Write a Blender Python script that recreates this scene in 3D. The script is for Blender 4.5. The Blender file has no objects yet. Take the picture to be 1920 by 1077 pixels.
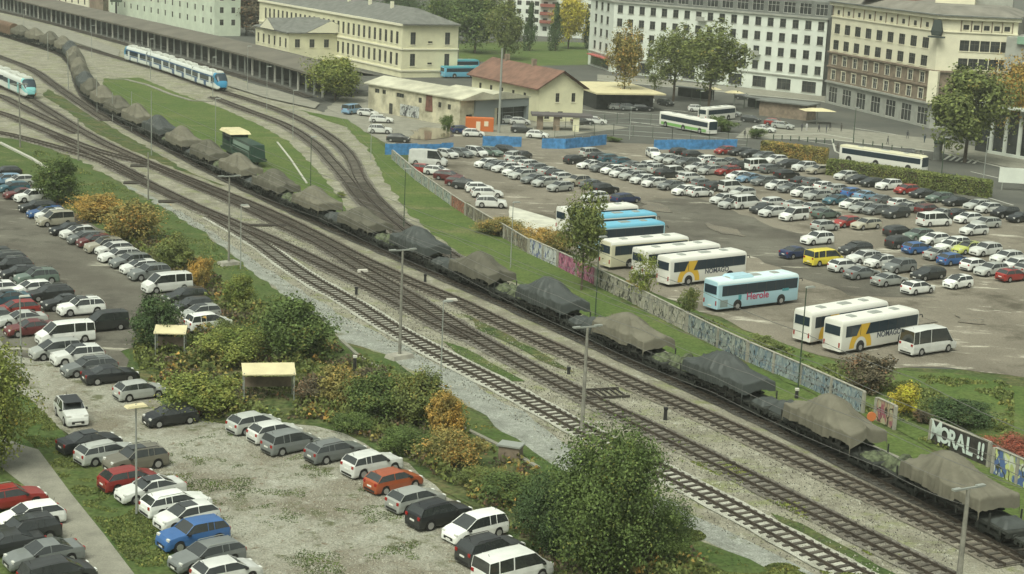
import bpy, bmesh, math, random
from mathutils import Vector, Matrix
from mathutils.geometry import tessellate_polygon
from mathutils import noise as mnoise
R_ = math.radians
sc = bpy.context.scene
COL = sc.collection
# ------------------------------------------------------------ camera
FPX = 3100.0; PITCH = R_(12.55); ROLL = R_(2.6); CH = 42.0
cF = Vector((0, math.cos(PITCH), -math.sin(PITCH))); r0 = Vector((1, 0, 0)); u0 = Vector((0, math.sin(PITCH), math.cos(PITCH)))
cR = r0*math.cos(ROLL)+u0*math.sin(ROLL); cU = u0*math.cos(ROLL)-r0*math.sin(ROLL)
cd = bpy.data.cameras.new('camera'); cam = bpy.data.objects.new('camera', cd); COL.objects.link(cam)
cd.sensor_width = 36; cd.lens = FPX/1920*36; cd.clip_end = 9000; cd.clip_start = 1
cam.matrix_world = Matrix(((cR.x, cU.x, -cF.x, 0), (cR.y, cU.y, -cF.y, 0), (cR.z, cU.z, -cF.z, CH), (0, 0, 0, 1)))
sc.camera = cam
# ------------------------------------------------------------ light
sc.view_settings.view_transform = 'Standard'; sc.view_settings.look = 'None'; sc.view_settings.gamma = 1
sc.view_settings.exposure = 0.0
SUN_EL = R_(58); SUN_AZ = R_(205)
w = bpy.data.worlds.new('World'); sc.world = w; w.use_nodes = True
wn = w.node_tree.nodes; wl = w.node_tree.links
bg = wn['Background']; sky = wn.new('ShaderNodeTexSky'); sky.sky_type = 'NISHITA'; sky.sun_disc = False
sky.sun_elevation = SUN_EL; sky.sun_rotation = SUN_AZ; sky.air_density = 1.0; sky.dust_density = 7.0; sky.ozone_density = 0.6
hs = wn.new('ShaderNodeHueSaturation'); hs.inputs['Saturation'].default_value = 0.25
tn = wn.new('ShaderNodeMix'); tn.data_type = 'RGBA'; tn.blend_type = 'MULTIPLY'; tn.inputs[0].default_value = 1.0
tn.inputs[7].default_value = (0.945, 1.0, 0.865, 1)
wl.new(sky.outputs[0], hs.inputs['Color']); wl.new(hs.outputs[0], tn.inputs[6]); tc = wn.new('ShaderNodeTexCoord'); sx_ = wn.new('ShaderNodeSeparateXYZ'); wl.new(tc.outputs['Generated'], sx_.inputs[0])
mr_ = wn.new('ShaderNodeMapRange'); mr_.inputs[1].default_value = 0; mr_.inputs[2].default_value = 1; mr_.inputs[3].default_value = .38; mr_.inputs[4].default_value = 1.9; wl.new(sx_.outputs[2], mr_.inputs[0])
vm = wn.new('ShaderNodeVectorMath'); vm.operation = 'SCALE'; wl.new(tn.outputs[2], vm.inputs[0]); wl.new(mr_.outputs[0], vm.inputs['Scale']); wl.new(vm.outputs[0], bg.inputs['Color'])
bg.inputs['Strength'].default_value = 0.135
sd = bpy.data.lights.new('sun', 'SUN'); sd.energy = 0.7; sd.angle = R_(25); sd.color = (1.0, 0.98, 0.90)
so = bpy.data.objects.new('sun', sd); COL.objects.link(so)
so.rotation_euler = (R_(90)-SUN_EL, 0, R_(180)-SUN_AZ)

# ------------------------------------------------------------ helpers
def G(x, y, h=0.0):
    d = cF+cR*((x-960)/FPX)+cU*((538.5-y)/FPX)
    t = (h-CH)/d.z
    return Vector((d.x*t, d.y*t, h))
def SC(x, y, h=0.0):
    p = G(x, y, h); return FPX/(p-Vector((0, 0, CH))).dot(cF)
def HT(x, yb, yt, base=0.0):
    return (yb-yt)/(SC(x, yb, base)*math.cos(PITCH))*1.0
def rnd(a, b): return random.uniform(a, b)
def setmat(o, m, slot=0): o.material_slots[slot].link = 'OBJECT'; o.material_slots[slot].material = m
class MB:
    def __init__(s): s.v = []; s.f = []; s.m = []
    def add(s, vs, fs, m=0):
        o = len(s.v); s.v += [tuple(v) for v in vs]
        for f in fs: s.f.append(tuple(i+o for i in f)); s.m.append(m)
    def quad(s, a, b, c, d, m=0): s.add([a, b, c, d], [(0, 1, 2, 3)], m)
    def box(s, c, sz, m=0, rz=0.0, taper=1.0):
        cx, cy, cz = c; x, y, z = sz[0]/2, sz[1]/2, sz[2]/2
        vs = []
        for k, t in ((-1, 1), (1, taper)):
            for i, j in ((-1, -1), (1, -1), (1, 1), (-1, 1)):
                px, py = i*x*t, j*y*t
                vs.append((cx+px*math.cos(rz)-py*math.sin(rz), cy+px*math.sin(rz)+py*math.cos(rz), cz+k*z))
        s.add(vs, [(0, 3, 2, 1), (4, 5, 6, 7), (0, 1, 5, 4), (1, 2, 6, 5), (2, 3, 7, 6), (3, 0, 4, 7)], m)
    def obox(s, p, d, l, wd, z0, z1, m=0):  # oriented: start p, along d length l, width wd to the left
        d = Vector((d[0], d[1], 0)).normalized(); n = Vector((-d.y, d.x, 0)); p = Vector((p[0], p[1], 0))
        q = [p, p+d*l, p+d*l+n*wd, p+n*wd]
        vs = [(a.x, a.y, z0) for a in q]+[(a.x, a.y, z1) for a in q]
        s.add(vs, [(0, 3, 2, 1), (4, 5, 6, 7), (0, 1, 5, 4), (1, 2, 6, 5), (2, 3, 7, 6), (3, 0, 4, 7)], m)
    def tube(s, pts, r, n=6, m=0, r2=None):
        pts = [Vector(p) for p in pts]; rings = []
        for i, p in enumerate(pts):
            d = (pts[min(i+1, len(pts)-1)]-pts[max(i-1, 0)]).normalized()
            a = Vector((0, 0, 1)) if abs(d.z) < .9 else Vector((1, 0, 0))
            u = d.cross(a).normalized(); v = d.cross(u)
            rr = r if r2 is None else r+(r2-r)*i/(len(pts)-1)
            rings.append([p+u*math.cos(k*2*math.pi/n)*rr+v*math.sin(k*2*math.pi/n)*rr for k in range(n)])
        vs = [q for g in rings for q in g]; fs = []
        for i in range(len(rings)-1):
            for k in range(n): fs.append((i*n+k, i*n+(k+1) % n, (i+1)*n+(k+1) % n, (i+1)*n+k))
        fs.append(tuple(range(n))[::-1]); fs.append(tuple(range((len(rings)-1)*n, len(rings)*n)))
        s.add(vs, fs, m)
    def cyl(s, c, axis, r, h, n=14, m=0):
        a = Vector(axis).normalized(); c = Vector(c); s.tube([c-a*h/2, c+a*h/2], r, n, m)
    def sphere(s, c, r, m=0, nu=10, nv=6):
        vs = []; fs = []
        for i in range(nv+1):
            t = math.pi*i/nv
            for k in range(nu):
                p = 2*math.pi*k/nu; vs.append((c[0]+r[0]*math.sin(t)*math.cos(p), c[1]+r[1]*math.sin(t)*math.sin(p), c[2]+r[2]*math.cos(t)))
        for i in range(nv):
            for k in range(nu): fs.append((i*nu+k, (i+1)*nu+k, (i+1)*nu+(k+1) % nu, i*nu+(k+1) % nu))
        s.add(vs, fs, m)
    def mesh(s, name, mats, smooth=None):
        me = bpy.data.meshes.new(name); me.from_pydata(s.v, [], s.f)
        for m in (mats if isinstance(mats, (list, tuple)) else [mats]): me.materials.append(m)
        me.polygons.foreach_set('material_index', s.m)
        if smooth is not None:
            me.polygons.foreach_set('use_smooth', [True]*len(s.f)); me.update(); me.set_sharp_from_angle(angle=R_(smooth))
        me.update(); return me
    def build(s, name, mats, parent=None, loc=None, smooth=None):
        return link(name, s.mesh(name, mats, smooth), parent, loc)
def link(name, me, parent=None, loc=None, rz=0.0, scale=None):
    o = bpy.data.objects.new(name, me); COL.objects.link(o)
    if parent: o.parent = parent
    if loc is not None: o.location = loc
    if rz: o.rotation_euler.z = rz
    if scale is not None: o.scale = scale
    return o
def tag(o, label=None, cat=None, group=None, kind=None):
    if label: o['label'] = label
    if cat: o['category'] = cat
    if group: o['group'] = group
    if kind: o['kind'] = kind
    return o
def empty(name, loc, rz=0.0, label=None, cat=None, group=None):
    o = link(name, None, None, loc, rz); return tag(o, label, cat, group)
def copy_tree(o, parent=None):
    c = o.copy(); COL.objects.link(c); c.parent = parent
    for ch in list(KIDS.get(o.name, [])):
        d = copy_tree(ch, c); KIDS.setdefault(c.name, []).append(d)
    return c
KIDS = {}
def part(root, name, me, **k):
    o = link(name, me, root, **k); KIDS.setdefault(root.name, []).append(o); return o

# ------------------------------------------------------------ materials
def mat(name, col, rough=0.7, metal=0.0, noise=0.0, nscale=3.0, bump=0.0, col2=None, spec=0.5, coat=0.0, island=0.0, coord='pos'):
    m = bpy.data.materials.new(name); m.use_nodes = True; nt = m.node_tree; b = nt.nodes['Principled BSDF']
    b.inputs['Base Color'].default_value = (*col, 1); b.inputs['Roughness'].default_value = rough
    b.inputs['Metallic'].default_value = metal; b.inputs['Specular IOR Level'].default_value = spec; b.inputs['Coat Weight'].default_value = coat
    last = None
    if noise or bump:
        if coord == 'pos': g = nt.nodes.new('ShaderNodeNewGeometry').outputs['Position']
        else: g = nt.nodes.new('ShaderNodeTexCoord').outputs['Object']
        n = nt.nodes.new('ShaderNodeTexNoise'); n.inputs['Scale'].default_value = nscale; n.inputs['Detail'].default_value = 6; n.inputs['Roughness'].default_value = .62
        nt.links.new(g, n.inputs['Vector'])
        if noise:
            rp = nt.nodes.new('ShaderNodeValToRGB'); c2 = col2 or tuple(c*(1-noise) for c in col)
            rp.color_ramp.elements[0].position = .36; rp.color_ramp.elements[1].position = .64
            rp.color_ramp.elements[0].color = (*c2, 1); rp.color_ramp.elements[1].color = (*[min(1, c*(1+noise*.4)) for c in col], 1)
            nt.links.new(n.outputs['Fac'], rp.inputs[0]); last = rp.outputs[0]
            nt.links.new(last, b.inputs['Base Color'])
        if bump:
            bp = nt.nodes.new('ShaderNodeBump'); bp.inputs['Strength'].default_value = bump; bp.inputs['Distance'].default_value = .1
            nt.links.new(n.outputs['Fac'], bp.inputs['Height']); nt.links.new(bp.outputs[0], b.inputs['Normal'])
    if island:
        gi = nt.nodes.new('ShaderNodeNewGeometry'); hv = nt.nodes.new('ShaderNodeHueSaturation')
        mr = nt.nodes.new('ShaderNodeMapRange'); mr.inputs[3].default_value = 1-island; mr.inputs[4].default_value = 1+island
        nt.links.new(gi.outputs['Random Per Island'], mr.inputs[0]); nt.links.new(mr.outputs[0], hv.inputs['Value'])
        if last: nt.links.new(last, hv.inputs['Color'])
        else: hv.inputs['Color'].default_value = (*col, 1)
        nt.links.new(hv.outputs[0], b.inputs['Base Color'])
    return m
def ground_mat(name, layers, fine=(6.0, .25), bump=.5, rough=.95):
    """layers: [(color)] base then (color, scale, lo, hi, detail) mixed by noise"""
    m = bpy.data.materials.new(name); m.use_nodes = True; nt = m.node_tree; b = nt.nodes['Principled BSDF']
    b.inputs['Roughness'].default_value = rough; b.inputs['Specular IOR Level'].default_value = .2
    g = nt.nodes.new('ShaderNodeNewGeometry').outputs['Position']
    cur = None
    for i, L in enumerate(layers):
        if i == 0:
            rgb = nt.nodes.new('ShaderNodeRGB'); rgb.outputs[0].default_value = (*L[0], 1); cur = rgb.outputs[0]; continue
        c, s, lo, hi = L[:4]
        n = nt.nodes.new('ShaderNodeTexNoise'); n.inputs['Scale'].default_value = s; n.inputs['Detail'].default_value = 8; n.inputs['Roughness'].default_value = .68
        mp = nt.nodes.new('ShaderNodeMapping'); mp.inputs['Location'].default_value = (i*37.1, i*11.7, 0)
        if len(L) > 4: mp.inputs['Rotation'].default_value = (0, 0, L[4]); mp.inputs['Scale'].default_value = (1, L[5], 1)
        nt.links.new(g, mp.inputs[0]); nt.links.new(mp.outputs[0], n.inputs['Vector'])
        mr = nt.nodes.new('ShaderNodeMapRange'); mr.inputs[1].default_value = lo; mr.inputs[2].default_value = hi
        nt.links.new(n.outputs['Fac'], mr.inputs[0])
        mx = nt.nodes.new('ShaderNodeMix'); mx.data_type = 'RGBA'; nt.links.new(mr.outputs[0], mx.inputs[0])
        nt.links.new(cur, mx.inputs[6]); mx.inputs[7].default_value = (*c, 1); cur = mx.outputs[2]
    n = nt.nodes.new('ShaderNodeTexNoise'); n.inputs['Scale'].default_value = fine[0]; n.inputs['Detail'].default_value = 4
    nt.links.new(g, n.inputs['Vector'])
    mr = nt.nodes.new('ShaderNodeMapRange'); mr.inputs[1].default_value = .3; mr.inputs[2].default_value = .7; mr.inputs[3].default_value = 1-fine[1]; mr.inputs[4].default_value = 1+fine[1]
    nt.links.new(n.outputs['Fac'], mr.inputs[0])
    hv = nt.nodes.new('ShaderNodeHueSaturation'); nt.links.new(cur, hv.inputs['Color']); nt.links.new(mr.outputs[0], hv.inputs['Value'])
    nt.links.new(hv.outputs[0], b.inputs['Base Color'])
    bp = nt.nodes.new('ShaderNodeBump'); bp.inputs['Strength'].default_value = bump; bp.inputs['Distance'].default_value = .12
    nt.links.new(n.outputs['Fac'], bp.inputs['Height']); nt.links.new(bp.outputs[0], b.inputs['Normal'])
    return m
GRASS = ground_mat('grass', [((.055, .088, .024),), ((.09, .11, .038), .12, .4, .65), ((.045, .085, .02), .5, .5, .7), ((.2, .19, .09), .25, .58, .75)], (3.0, .35), .8)
SCRUB = ground_mat('scrub_grass', [((.06, .09, .028),), ((.12, .11, .05), .2, .42, .62), ((.035, .06, .018), .6, .45, .65), ((.2, .18, .1), .35, .6, .75)], (2.5, .4), .9)
LAWN = ground_mat('rough_lawn', [((.072, .112, .028),), ((.11, .138, .042), .1, .4, .7), ((.17, .155, .08), .07, .55, .75, .5, 3.0), ((.045, .08, .02), .5, .52, .7)], (3.0, .3), .8)
BALLAST = ground_mat('pale_ballast', [((.285, .275, .215),), ((.18, .17, .13), .25, .42, .62), ((.20, .215, .11), .16, .52, .64, .55, 2.2), ((.41, .41, .34), .9, .54, .7), ((.20, .215, .10), .4, .57, .67), ((.085, .085, .07), 2.2, .585, .66)], (9.0, .3), .9)
BLUEBAL = ground_mat('grey_ballast', [((.29, .305, .27),), ((.20, .21, .185), .5, .4, .62), ((.38, .40, .36), 1.5, .54, .7), ((.15, .16, .10), .3, .58, .68), ((.10, .11, .09), 3.5, .62, .72)], (9.0, .35), .9)
BEDMAT = ground_mat('trackbed_ballast', [((.185, .175, .15),), ((.12, .11, .09), .4, .4, .62), ((.30, .29, .22), .15, .5, .72)], (9.0, .35), .9)
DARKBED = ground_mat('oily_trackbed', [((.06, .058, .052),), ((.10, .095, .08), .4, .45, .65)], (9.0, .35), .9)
MIDBED = ground_mat('main_line_ballast', [((.20, .185, .15),), ((.13, .115, .09), .4, .4, .62), ((.29, .275, .22), .5, .52, .72)], (9.0, .35), .9)
PALEBED = ground_mat('siding_ballast', [((.42, .42, .36),), ((.30, .30, .25), .3, .45, .62)], (9.0, .35), .9)
GRAVEL = ground_mat('gravel_lot', [((.285, .285, .235),), ((.185, .17, .13), .09, .44, .58), ((.35, .35, .30), .5, .54, .7), ((.11, .115, .065), .35, .55, .63), ((.16, .13, .09), 1.3, .58, .66), ((.10, .09, .06), 3.0, .62, .68)], (7.0, .3), .8)
TARMAC = ground_mat('worn_tarmac', [((.095, .088, .072),), ((.14, .135, .11), .08, .42, .62), ((.33, .32, .26), .08, .585, .65, .6, 4.0), ((.065, .06, .05), .15, .52, .68)], (8.0, .15), .4)
DIRT = ground_mat('dirt_lot', [((.155, .14, .11),), ((.21, .19, .15), .05, .42, .6), ((.42, .40, .33), .07, .585, .64, .4, 3.5), ((.38, .36, .30), .3, .62, .67, .5, 2.0), ((.09, .08, .06), .09, .54, .66)], (6.0, .2), .5)  # pale stretched streaks: reflections on wet ground painted into the colour
ASPH = ground_mat('street_asphalt', [((.075, .078, .07),), ((.11, .11, .095), .05, .4, .65)], (8.0, .12), .3)
PAVE = ground_mat('paving', [((.25, .245, .20),), ((.18, .175, .145), .5, .4, .65)], (8.0, .15), .3)
KHAKI = mat('khaki_tarp', (.155, .147, .112), .95, noise=.2, nscale=.6, bump=.15, coord='obj', spec=.2)
GREYT = mat('grey_tarp', (.05, .058, .055), .6, noise=.2, nscale=.7, bump=.1, coord='obj')
CAMO = mat('camouflage_net', (.10, .12, .065), .95, noise=.8, nscale=1.6, bump=1, coord='obj')
STEEL = mat('dark_wagon_steel', (.032, .036, .03), .8, noise=.5, nscale=2, coord='obj')
RAIL = mat('rusty_rail', (.055, .043, .032), .6, noise=.4, nscale=2)
SLEEP = mat('dark_sleeper', (.085, .075, .06), .9, noise=.5, nscale=1.5)
TYRE = mat('tyre', (.012, .012, .012), .9)
RIM = mat('wheel_rim', (.45, .45, .45), .35, .6)
BLACK = mat('black_plastic', (.015, .015, .015), .6)
GLASS = mat('car_glass', (.03, .035, .035), .12, spec=1.0, coat=.6)
HEADL = mat('headlight', (.65, .66, .62), .15)
TAILL = mat('tail_light', (.30, .012, .010), .25)
PLATE = mat('number_plate', (.7, .7, .65), .5)
POLE = mat('concrete_pole', (.23, .225, .19), .85, noise=.3, nscale=1.5)
GPOLE = mat('green_painted_pole', (.035, .06, .035), .6)
GALV = mat('galvanised_steel', (.33, .35, .32), .5, .3)
WIRE = mat('wire', (.12, .12, .11), .5)
CREAM = mat('cream_sheet_roof', (.60, .54, .33), .7, noise=.12, nscale=.8)
LEAFM = {}
def leafmat(n, c, c2, isl=.35):
    m = mat('leaves_'+n, c, .75, noise=.5, nscale=.7, col2=c2, island=isl, spec=.25); nt = m.node_tree; b = nt.nodes['Principled BSDF']; src = b.inputs['Base Color'].links[0].from_socket
    g = nt.nodes.new('ShaderNodeNewGeometry'); n1 = nt.nodes.new('ShaderNodeTexNoise'); n1.inputs['Scale'].default_value = .35; nt.links.new(g.outputs['Position'], n1.inputs['Vector'])
    ad = nt.nodes.new('ShaderNodeMath'); ad.operation = 'MULTIPLY_ADD'; ad.inputs[1].default_value = .55; nt.links.new(g.outputs['Random Per Island'], ad.inputs[0]); nt.links.new(n1.outputs['Fac'], ad.inputs[2])
    mr = nt.nodes.new('ShaderNodeMapRange'); mr.inputs[1].default_value, mr.inputs[2].default_value = ((1.06, 1.2) if n in ('green', 'dark', 'lime', 'olive') else (.92, 1.05)); nt.links.new(ad.outputs[0], mr.inputs[0])
    mx = nt.nodes.new('ShaderNodeMix'); mx.data_type = 'RGBA'; nt.links.new(mr.outputs[0], mx.inputs[0]); nt.links.new(src, mx.inputs[6]); mx.inputs[7].default_value = (min(.5, c[0]*1.6+.03), c[1]*1.25, c[2]*1.1, 1); nt.links.new(mx.outputs[2], b.inputs['Base Color']); LEAFM[n] = m
leafmat('green', (.10, .142, .038), (.05, .08, .024)); leafmat('dark', (.062, .10, .035), (.032, .056, .022)); leafmat('olive', (.15, .175, .05), (.085, .11, .034))
leafmat('yellow', (.48, .39, .05), (.26, .24, .045)); leafmat('orange', (.38, .24, .06), (.19, .16, .05)); leafmat('brown', (.12, .10, .06), (.07, .062, .04))
leafmat('red', (.25, .08, .055), (.16, .06, .035)); leafmat('lime', (.20, .215, .05), (.10, .145, .034)); leafmat('autumn', (.26, .21, .065), (.13, .135, .045))
BARK = mat('bark', (.09, .07, .05), .95)
# ------------------------------------------------------------ ground
def gsheet(name, pts, z, m, jit=0.5, step=2.5, world=False):
    P = [Vector(p).to_2d() if world else G(*p).to_2d() for p in pts]
    out = []
    for i, a in enumerate(P):
        b = P[(i+1) % len(P)]; L = (b-a).length; n = max(1, min(200, int(L/step)))
        nn = Vector((-(b-a).y, (b-a).x)).normalized()
        for k in range(n):
            q = a+(b-a)*k/n
            if jit: q = q+nn*jit*2*(mnoise.noise(Vector((q.x*.35, q.y*.35, z*99)))+.5*mnoise.noise(Vector((q.x*1.1, q.y*1.1, 3))))
            out.append(Vector((q.x, q.y, z)))
    tris = tessellate_polygon([out])
    mb = MB(); fs = []
    for t in tris:
        a, b, c = (out[i] for i in t)
        fs.append(t if (b-a).cross(c-a).z > 0 else (t[0], t[2], t[1]))
    mb.add(out, fs); o = mb.build(name, m); o['kind'] = 'structure'; return o
mb = MB(); mb.quad((-2500, -300, 0), (2500, -300, 0), (2500, 5000, 0), (-2500, 5000, 0)); o = mb.build('ground', ASPH); o['kind'] = 'structure'
gsheet('verge_underlay', [(-80, 240), (700, 230), (760, 262), (900, 390), (1100, 480), (1300, 560), (1700, 690), (2000, 700), (2000, 1300), (-80, 1300)], .01, SCRUB, 0)
gsheet('railway_yard_ballast', [(-60, 20), (0, 22), (120, 50), (250, 84), (430, 142), (560, 190), (640, 228), (695, 280), (730, 345), (775, 398), (860, 462), (1000, 538), (1140, 605), (1400, 735), (1700, 868), (1940, 985), (2100, 1200), (1620, 1200), (1500, 1090), (1400, 1050), (1320, 1010), (1240, 985), (1100, 900), (1000, 850), (930, 800), (860, 745), (760, 695), (720, 665), (640, 640), (600, 600), (520, 548), (440, 482), (390, 442), (330, 402), (240, 352), (150, 300), (60, 268), (-60, 250)], .02, BALLAST, .5)
gsheet('ballast_verge', [(230, 345), (330, 392), (450, 470), (560, 545), (680, 612), (760, 650), (880, 715), (1000, 790), (1120, 870), (1300, 965), (1420, 1020), (1550, 1090), (1500, 1100), (1400, 1050), (1320, 1010), (1240, 985), (1100, 900), (1000, 850), (930, 800), (860, 745), (760, 695), (720, 665), (640, 640), (600, 600), (520, 548), (440, 482), (390, 442), (330, 405)], .04, BLUEBAL, .4)
gsheet('grass_bank', [(-60, 245), (0, 258), (60, 268), (150, 302), (240, 354), (330, 404), (390, 444), (440, 484), (520, 550), (600, 605), (640, 645), (720, 668), (755, 700), (860, 748), (930, 802), (1000, 848), (1100, 905), (1240, 988), (1320, 1012), (1400, 1052), (1500, 1100), (1560, 1200), (1100, 1200), (1000, 1040), (900, 960), (760, 870), (600, 800), (420, 800), (310, 775), (240, 700), (235, 650), (330, 620), (400, 605), (300, 505), (200, 440), (130, 395), (60, 345), (-60, 318)], .05, GRASS, .6)
gsheet('shrub_ground', [(150, 380), (230, 390), (330, 450), (420, 530), (500, 600), (640, 680), (760, 745), (860, 830), (960, 880), (1060, 920), (1240, 1010), (1330, 1060), (1300, 1200), (1080, 1200), (1000, 1040), (900, 960), (760, 868), (600, 798), (420, 798), (312, 772), (242, 700), (240, 650), (330, 620), (400, 605), (300, 505), (200, 438)], .07, SCRUB, .8)
gsheet('island_grass', [(196, 148), (262, 146), (340, 178), (420, 205), (480, 232), (540, 265), (580, 305), (625, 355), (655, 398), (630, 425), (560, 385), (500, 345), (420, 300), (330, 258), (260, 222), (210, 188), (190, 165)], .06, LAWN, .3)
gsheet('embankment_grass', [(560, 206), (650, 225), (700, 258), (745, 300), (860, 392), (960, 452), (1100, 530), (1300, 634), (1480, 722), (1640, 792), (1745, 845), (1960, 965), (1960, 1010), (1700, 885), (1600, 838), (1450, 768), (1300, 696), (1200, 646), (1060, 576), (960, 526), (870, 480), (810, 440), (765, 400), (728, 348), (698, 290), (650, 240), (600, 222)], .06, LAWN, .4)
gsheet('weedy_strip', [(90, 168), (150, 200), (210, 240), (290, 285), (345, 318), (420, 350), (330, 318), (240, 280), (170, 245), (130, 212), (80, 180)], .06, SCRUB, .3)
gsheet('weedy_patch', [(832, 640), (870, 652), (925, 682), (985, 716), (960, 716), (900, 690), (860, 668)], .07, GRASS, .35)
gsheet('weedy_patch', [(865, 590), (900, 600), (1000, 655), (1080, 700), (1040, 690), (960, 650), (900, 618)], .07, SCRUB, .35)
gsheet('weedy_patch', [(1440, 965), (1500, 985), (1600, 1035), (1700, 1090), (1640, 1090), (1560, 1040), (1480, 1000)], .07, SCRUB, .35)
gsheet('car_park_asphalt', [(-80, 318), (0, 328), (60, 348), (130, 397), (200, 442), (300, 508), (395, 590), (440, 615), (330, 625), (242, 660), (238, 712), (120, 705), (40, 690), (-80, 640)], .09, TARMAC, .5)
gsheet('gravel_car_park', [(-80, 620), (40, 672), (140, 690), (240, 690), (312, 776), (420, 800), (600, 800), (760, 872), (880, 955), (1000, 1045), (1100, 1200), (500, 1200), (430, 1040), (330, 960), (220, 875), (90, 790), (40, 740), (-80, 700)], .11, GRAVEL, .5)
gsheet('verge_grass', [(-80, 720), (60, 750), (110, 800), (160, 860), (220, 880), (330, 965), (440, 1050), (500, 1200), (-80, 1200)], .10, GRASS, .4)
gsheet('footpath', [(-60, 790), (36, 836), (72, 846), (136, 932), (195, 1005), (290, 1130), (200, 1130), (130, 1030), (60, 925), (-60, 830)], .13, PAVE, 0)
gsheet('footpath_upper', [(-60, 630), (0, 640), (36, 690), (20, 700), (-60, 650)], .13, PAVE, 0)
gsheet('bus_car_park', [(735, 262), (860, 250), (1000, 262), (1250, 272), (1420, 282), (1560, 305), (1700, 345), (1960, 420), (2000, 720), (1780, 690), (1620, 690), (1500, 655), (1400, 618), (1290, 575), (1200, 540), (1120, 498), (1040, 462), (960, 430), (880, 388), (800, 330)], .04, DIRT, .6)
gsheet('tarmac_lane', [(1160, 385), (1300, 368), (1420, 415), (1560, 460), (1620, 520), (1760, 560), (1600, 555), (1500, 520), (1380, 470), (1250, 440)], .06, TARMAC, .8)
gsheet('meadow_grass', [(1400, 622), (1500, 658), (1620, 695), (1780, 700), (2000, 740), (2000, 1000), (1745, 842), (1640, 788), (1480, 716), (1300, 625), (1160, 560), (1120, 505), (1200, 545), (1290, 580)], .07, LAWN, .6)
gsheet('station_yard', [(600, 215), (640, 180), (700, 170), (930, 205), (1180, 240), (1000, 262), (860, 262), (735, 275), (690, 250)], .03, PAVE, .3)
gsheet('park_lawn', [(860, 82), (1000, 78), (1102, 80), (1110, 122), (1000, 124), (860, 112)], .03, LAWN, .3)
gsheet('platform_paving', [(-40, 22), (0, 29), (120, 56), (225, 96), (222, 108), (110, 72), (0, 42), (-40, 32)], .30, PAVE, 0)
gsheet('platform_paving', [(425, 148), (520, 172), (600, 196), (590, 206), (500, 186), (425, 163)], .30, PAVE, 0)
gsheet('pavement', [(1380, 258), (1560, 262), (1760, 285), (1960, 330), (1960, 300), (1760, 262), (1560, 240), (1400, 240)], .05, PAVE, 0)
gsheet('pavement', [(1120, 150), (1540, 190), (1760, 240), (1960, 262), (1960, 248), (1760, 226), (1540, 178), (1120, 140)], .05, PAVE, 0)
gsheet('concrete_slab_ground', [(955, 388), (1038, 412), (1056, 420), (1030, 446), (1000, 440), (952, 416)], .12, mat('pale_concrete_yard', (.52, .52, .44), .8, noise=.2, nscale=.5), .1)
WET = mat('wet_ground', (.20, .17, .12), .08, noise=.3, nscale=.3)
for pp in ([(770, 246), (800, 240), (848, 244), (852, 258), (800, 264), (772, 262)], [(1320, 420), (1380, 432), (1400, 446), (1350, 440)], [(1200, 378), (1240, 384), (1262, 400), (1215, 396)], [(1790, 590), (1840, 600), (1850, 612), (1800, 606)], [(1700, 600), (1730, 598), (1760, 606), (1720, 612)]): gsheet('puddle', pp, .135, WET, .5, 1.0)
# kerb lines and lane marks on the street
KERB = mat('kerb_stone', (.42, .42, .36), .8)
WPAINT = mat('road_paint', (.62, .62, .55), .8)
def strip(name, pts, wd, z0, z1, m, lab=None, cat=None, kind='structure'):
    P = [G(*p) for p in pts]; mb = MB()
    for a, b in zip(P, P[1:]):
        if (b-a).length < .01: continue
        d = (b-a).normalized(); n = Vector((-d.y, d.x, 0))
        mb.obox(a-n*wd/2, d, (b-a).length, wd, z0, z1)
    o = mb.build(name, m); tag(o, lab, cat, kind=kind); return o
for pts in ([(1380, 259), (1560, 263), (1760, 286), (1950, 332)], [(1120, 151), (1540, 191), (1760, 241)], [(1430, 255), (1540, 252), (1600, 262)], [(1560, 262), (1566, 285), (1600, 300)]):
    strip('kerb', pts, .35, .02, .16, KERB)
for pts in ([(1180, 228), (1300, 245)], [(1320, 220), (1420, 232)], [(1440, 246), (1500, 248)], [(1080, 205), (1170, 214)], [(1600, 240), (1700, 256)]):
    strip('lane_marking', pts, .25, .0, .012, WPAINT)
for k_ in range(7): strip('crossing_stripe', [(1452+k_*9, 252+k_*.6), (1462+k_*9, 246+k_*.6)], .5, .0, .013, WPAINT)
for k_ in range(6): strip('crossing_stripe', [(1770+k_*11, 300+k_*1.4), (1782+k_*11, 292+k_*1.4)], .5, .0, .013, WPAINT)
for pts in ([(1240, 205), (1330, 214)], [(1500, 262), (1620, 282), (1740, 306)], [(1820, 322), (1920, 345)], [(1700, 330), (1800, 355), (1900, 385)]): strip('lane_marking', pts, .2, .0, .012, WPAINT)
strip('road_edge_pipe', [(0, 270), (60, 300), (110, 332)], .5, .0, .35, KERB)
strip('cable_trough', [(1180, 640), (1240, 660), (1350, 712), (1500, 780), (1700, 868), (1800, 916)], .5, .0, .15, PAVE)
strip('cable_trough', [(520, 268), (545, 300), (575, 345)], .3, .0, .2, KERB)
strip('cable_trough', [(205, 149), (235, 150), (275, 160), (320, 178), (360, 190), (400, 191)], .9, .0, .2, PAVE)
strip('cable_trough', [(640, 640), (670, 668), (760, 722), (860, 800), (960, 850), (1010, 880)], .35, .0, .2, PAVE)
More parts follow.
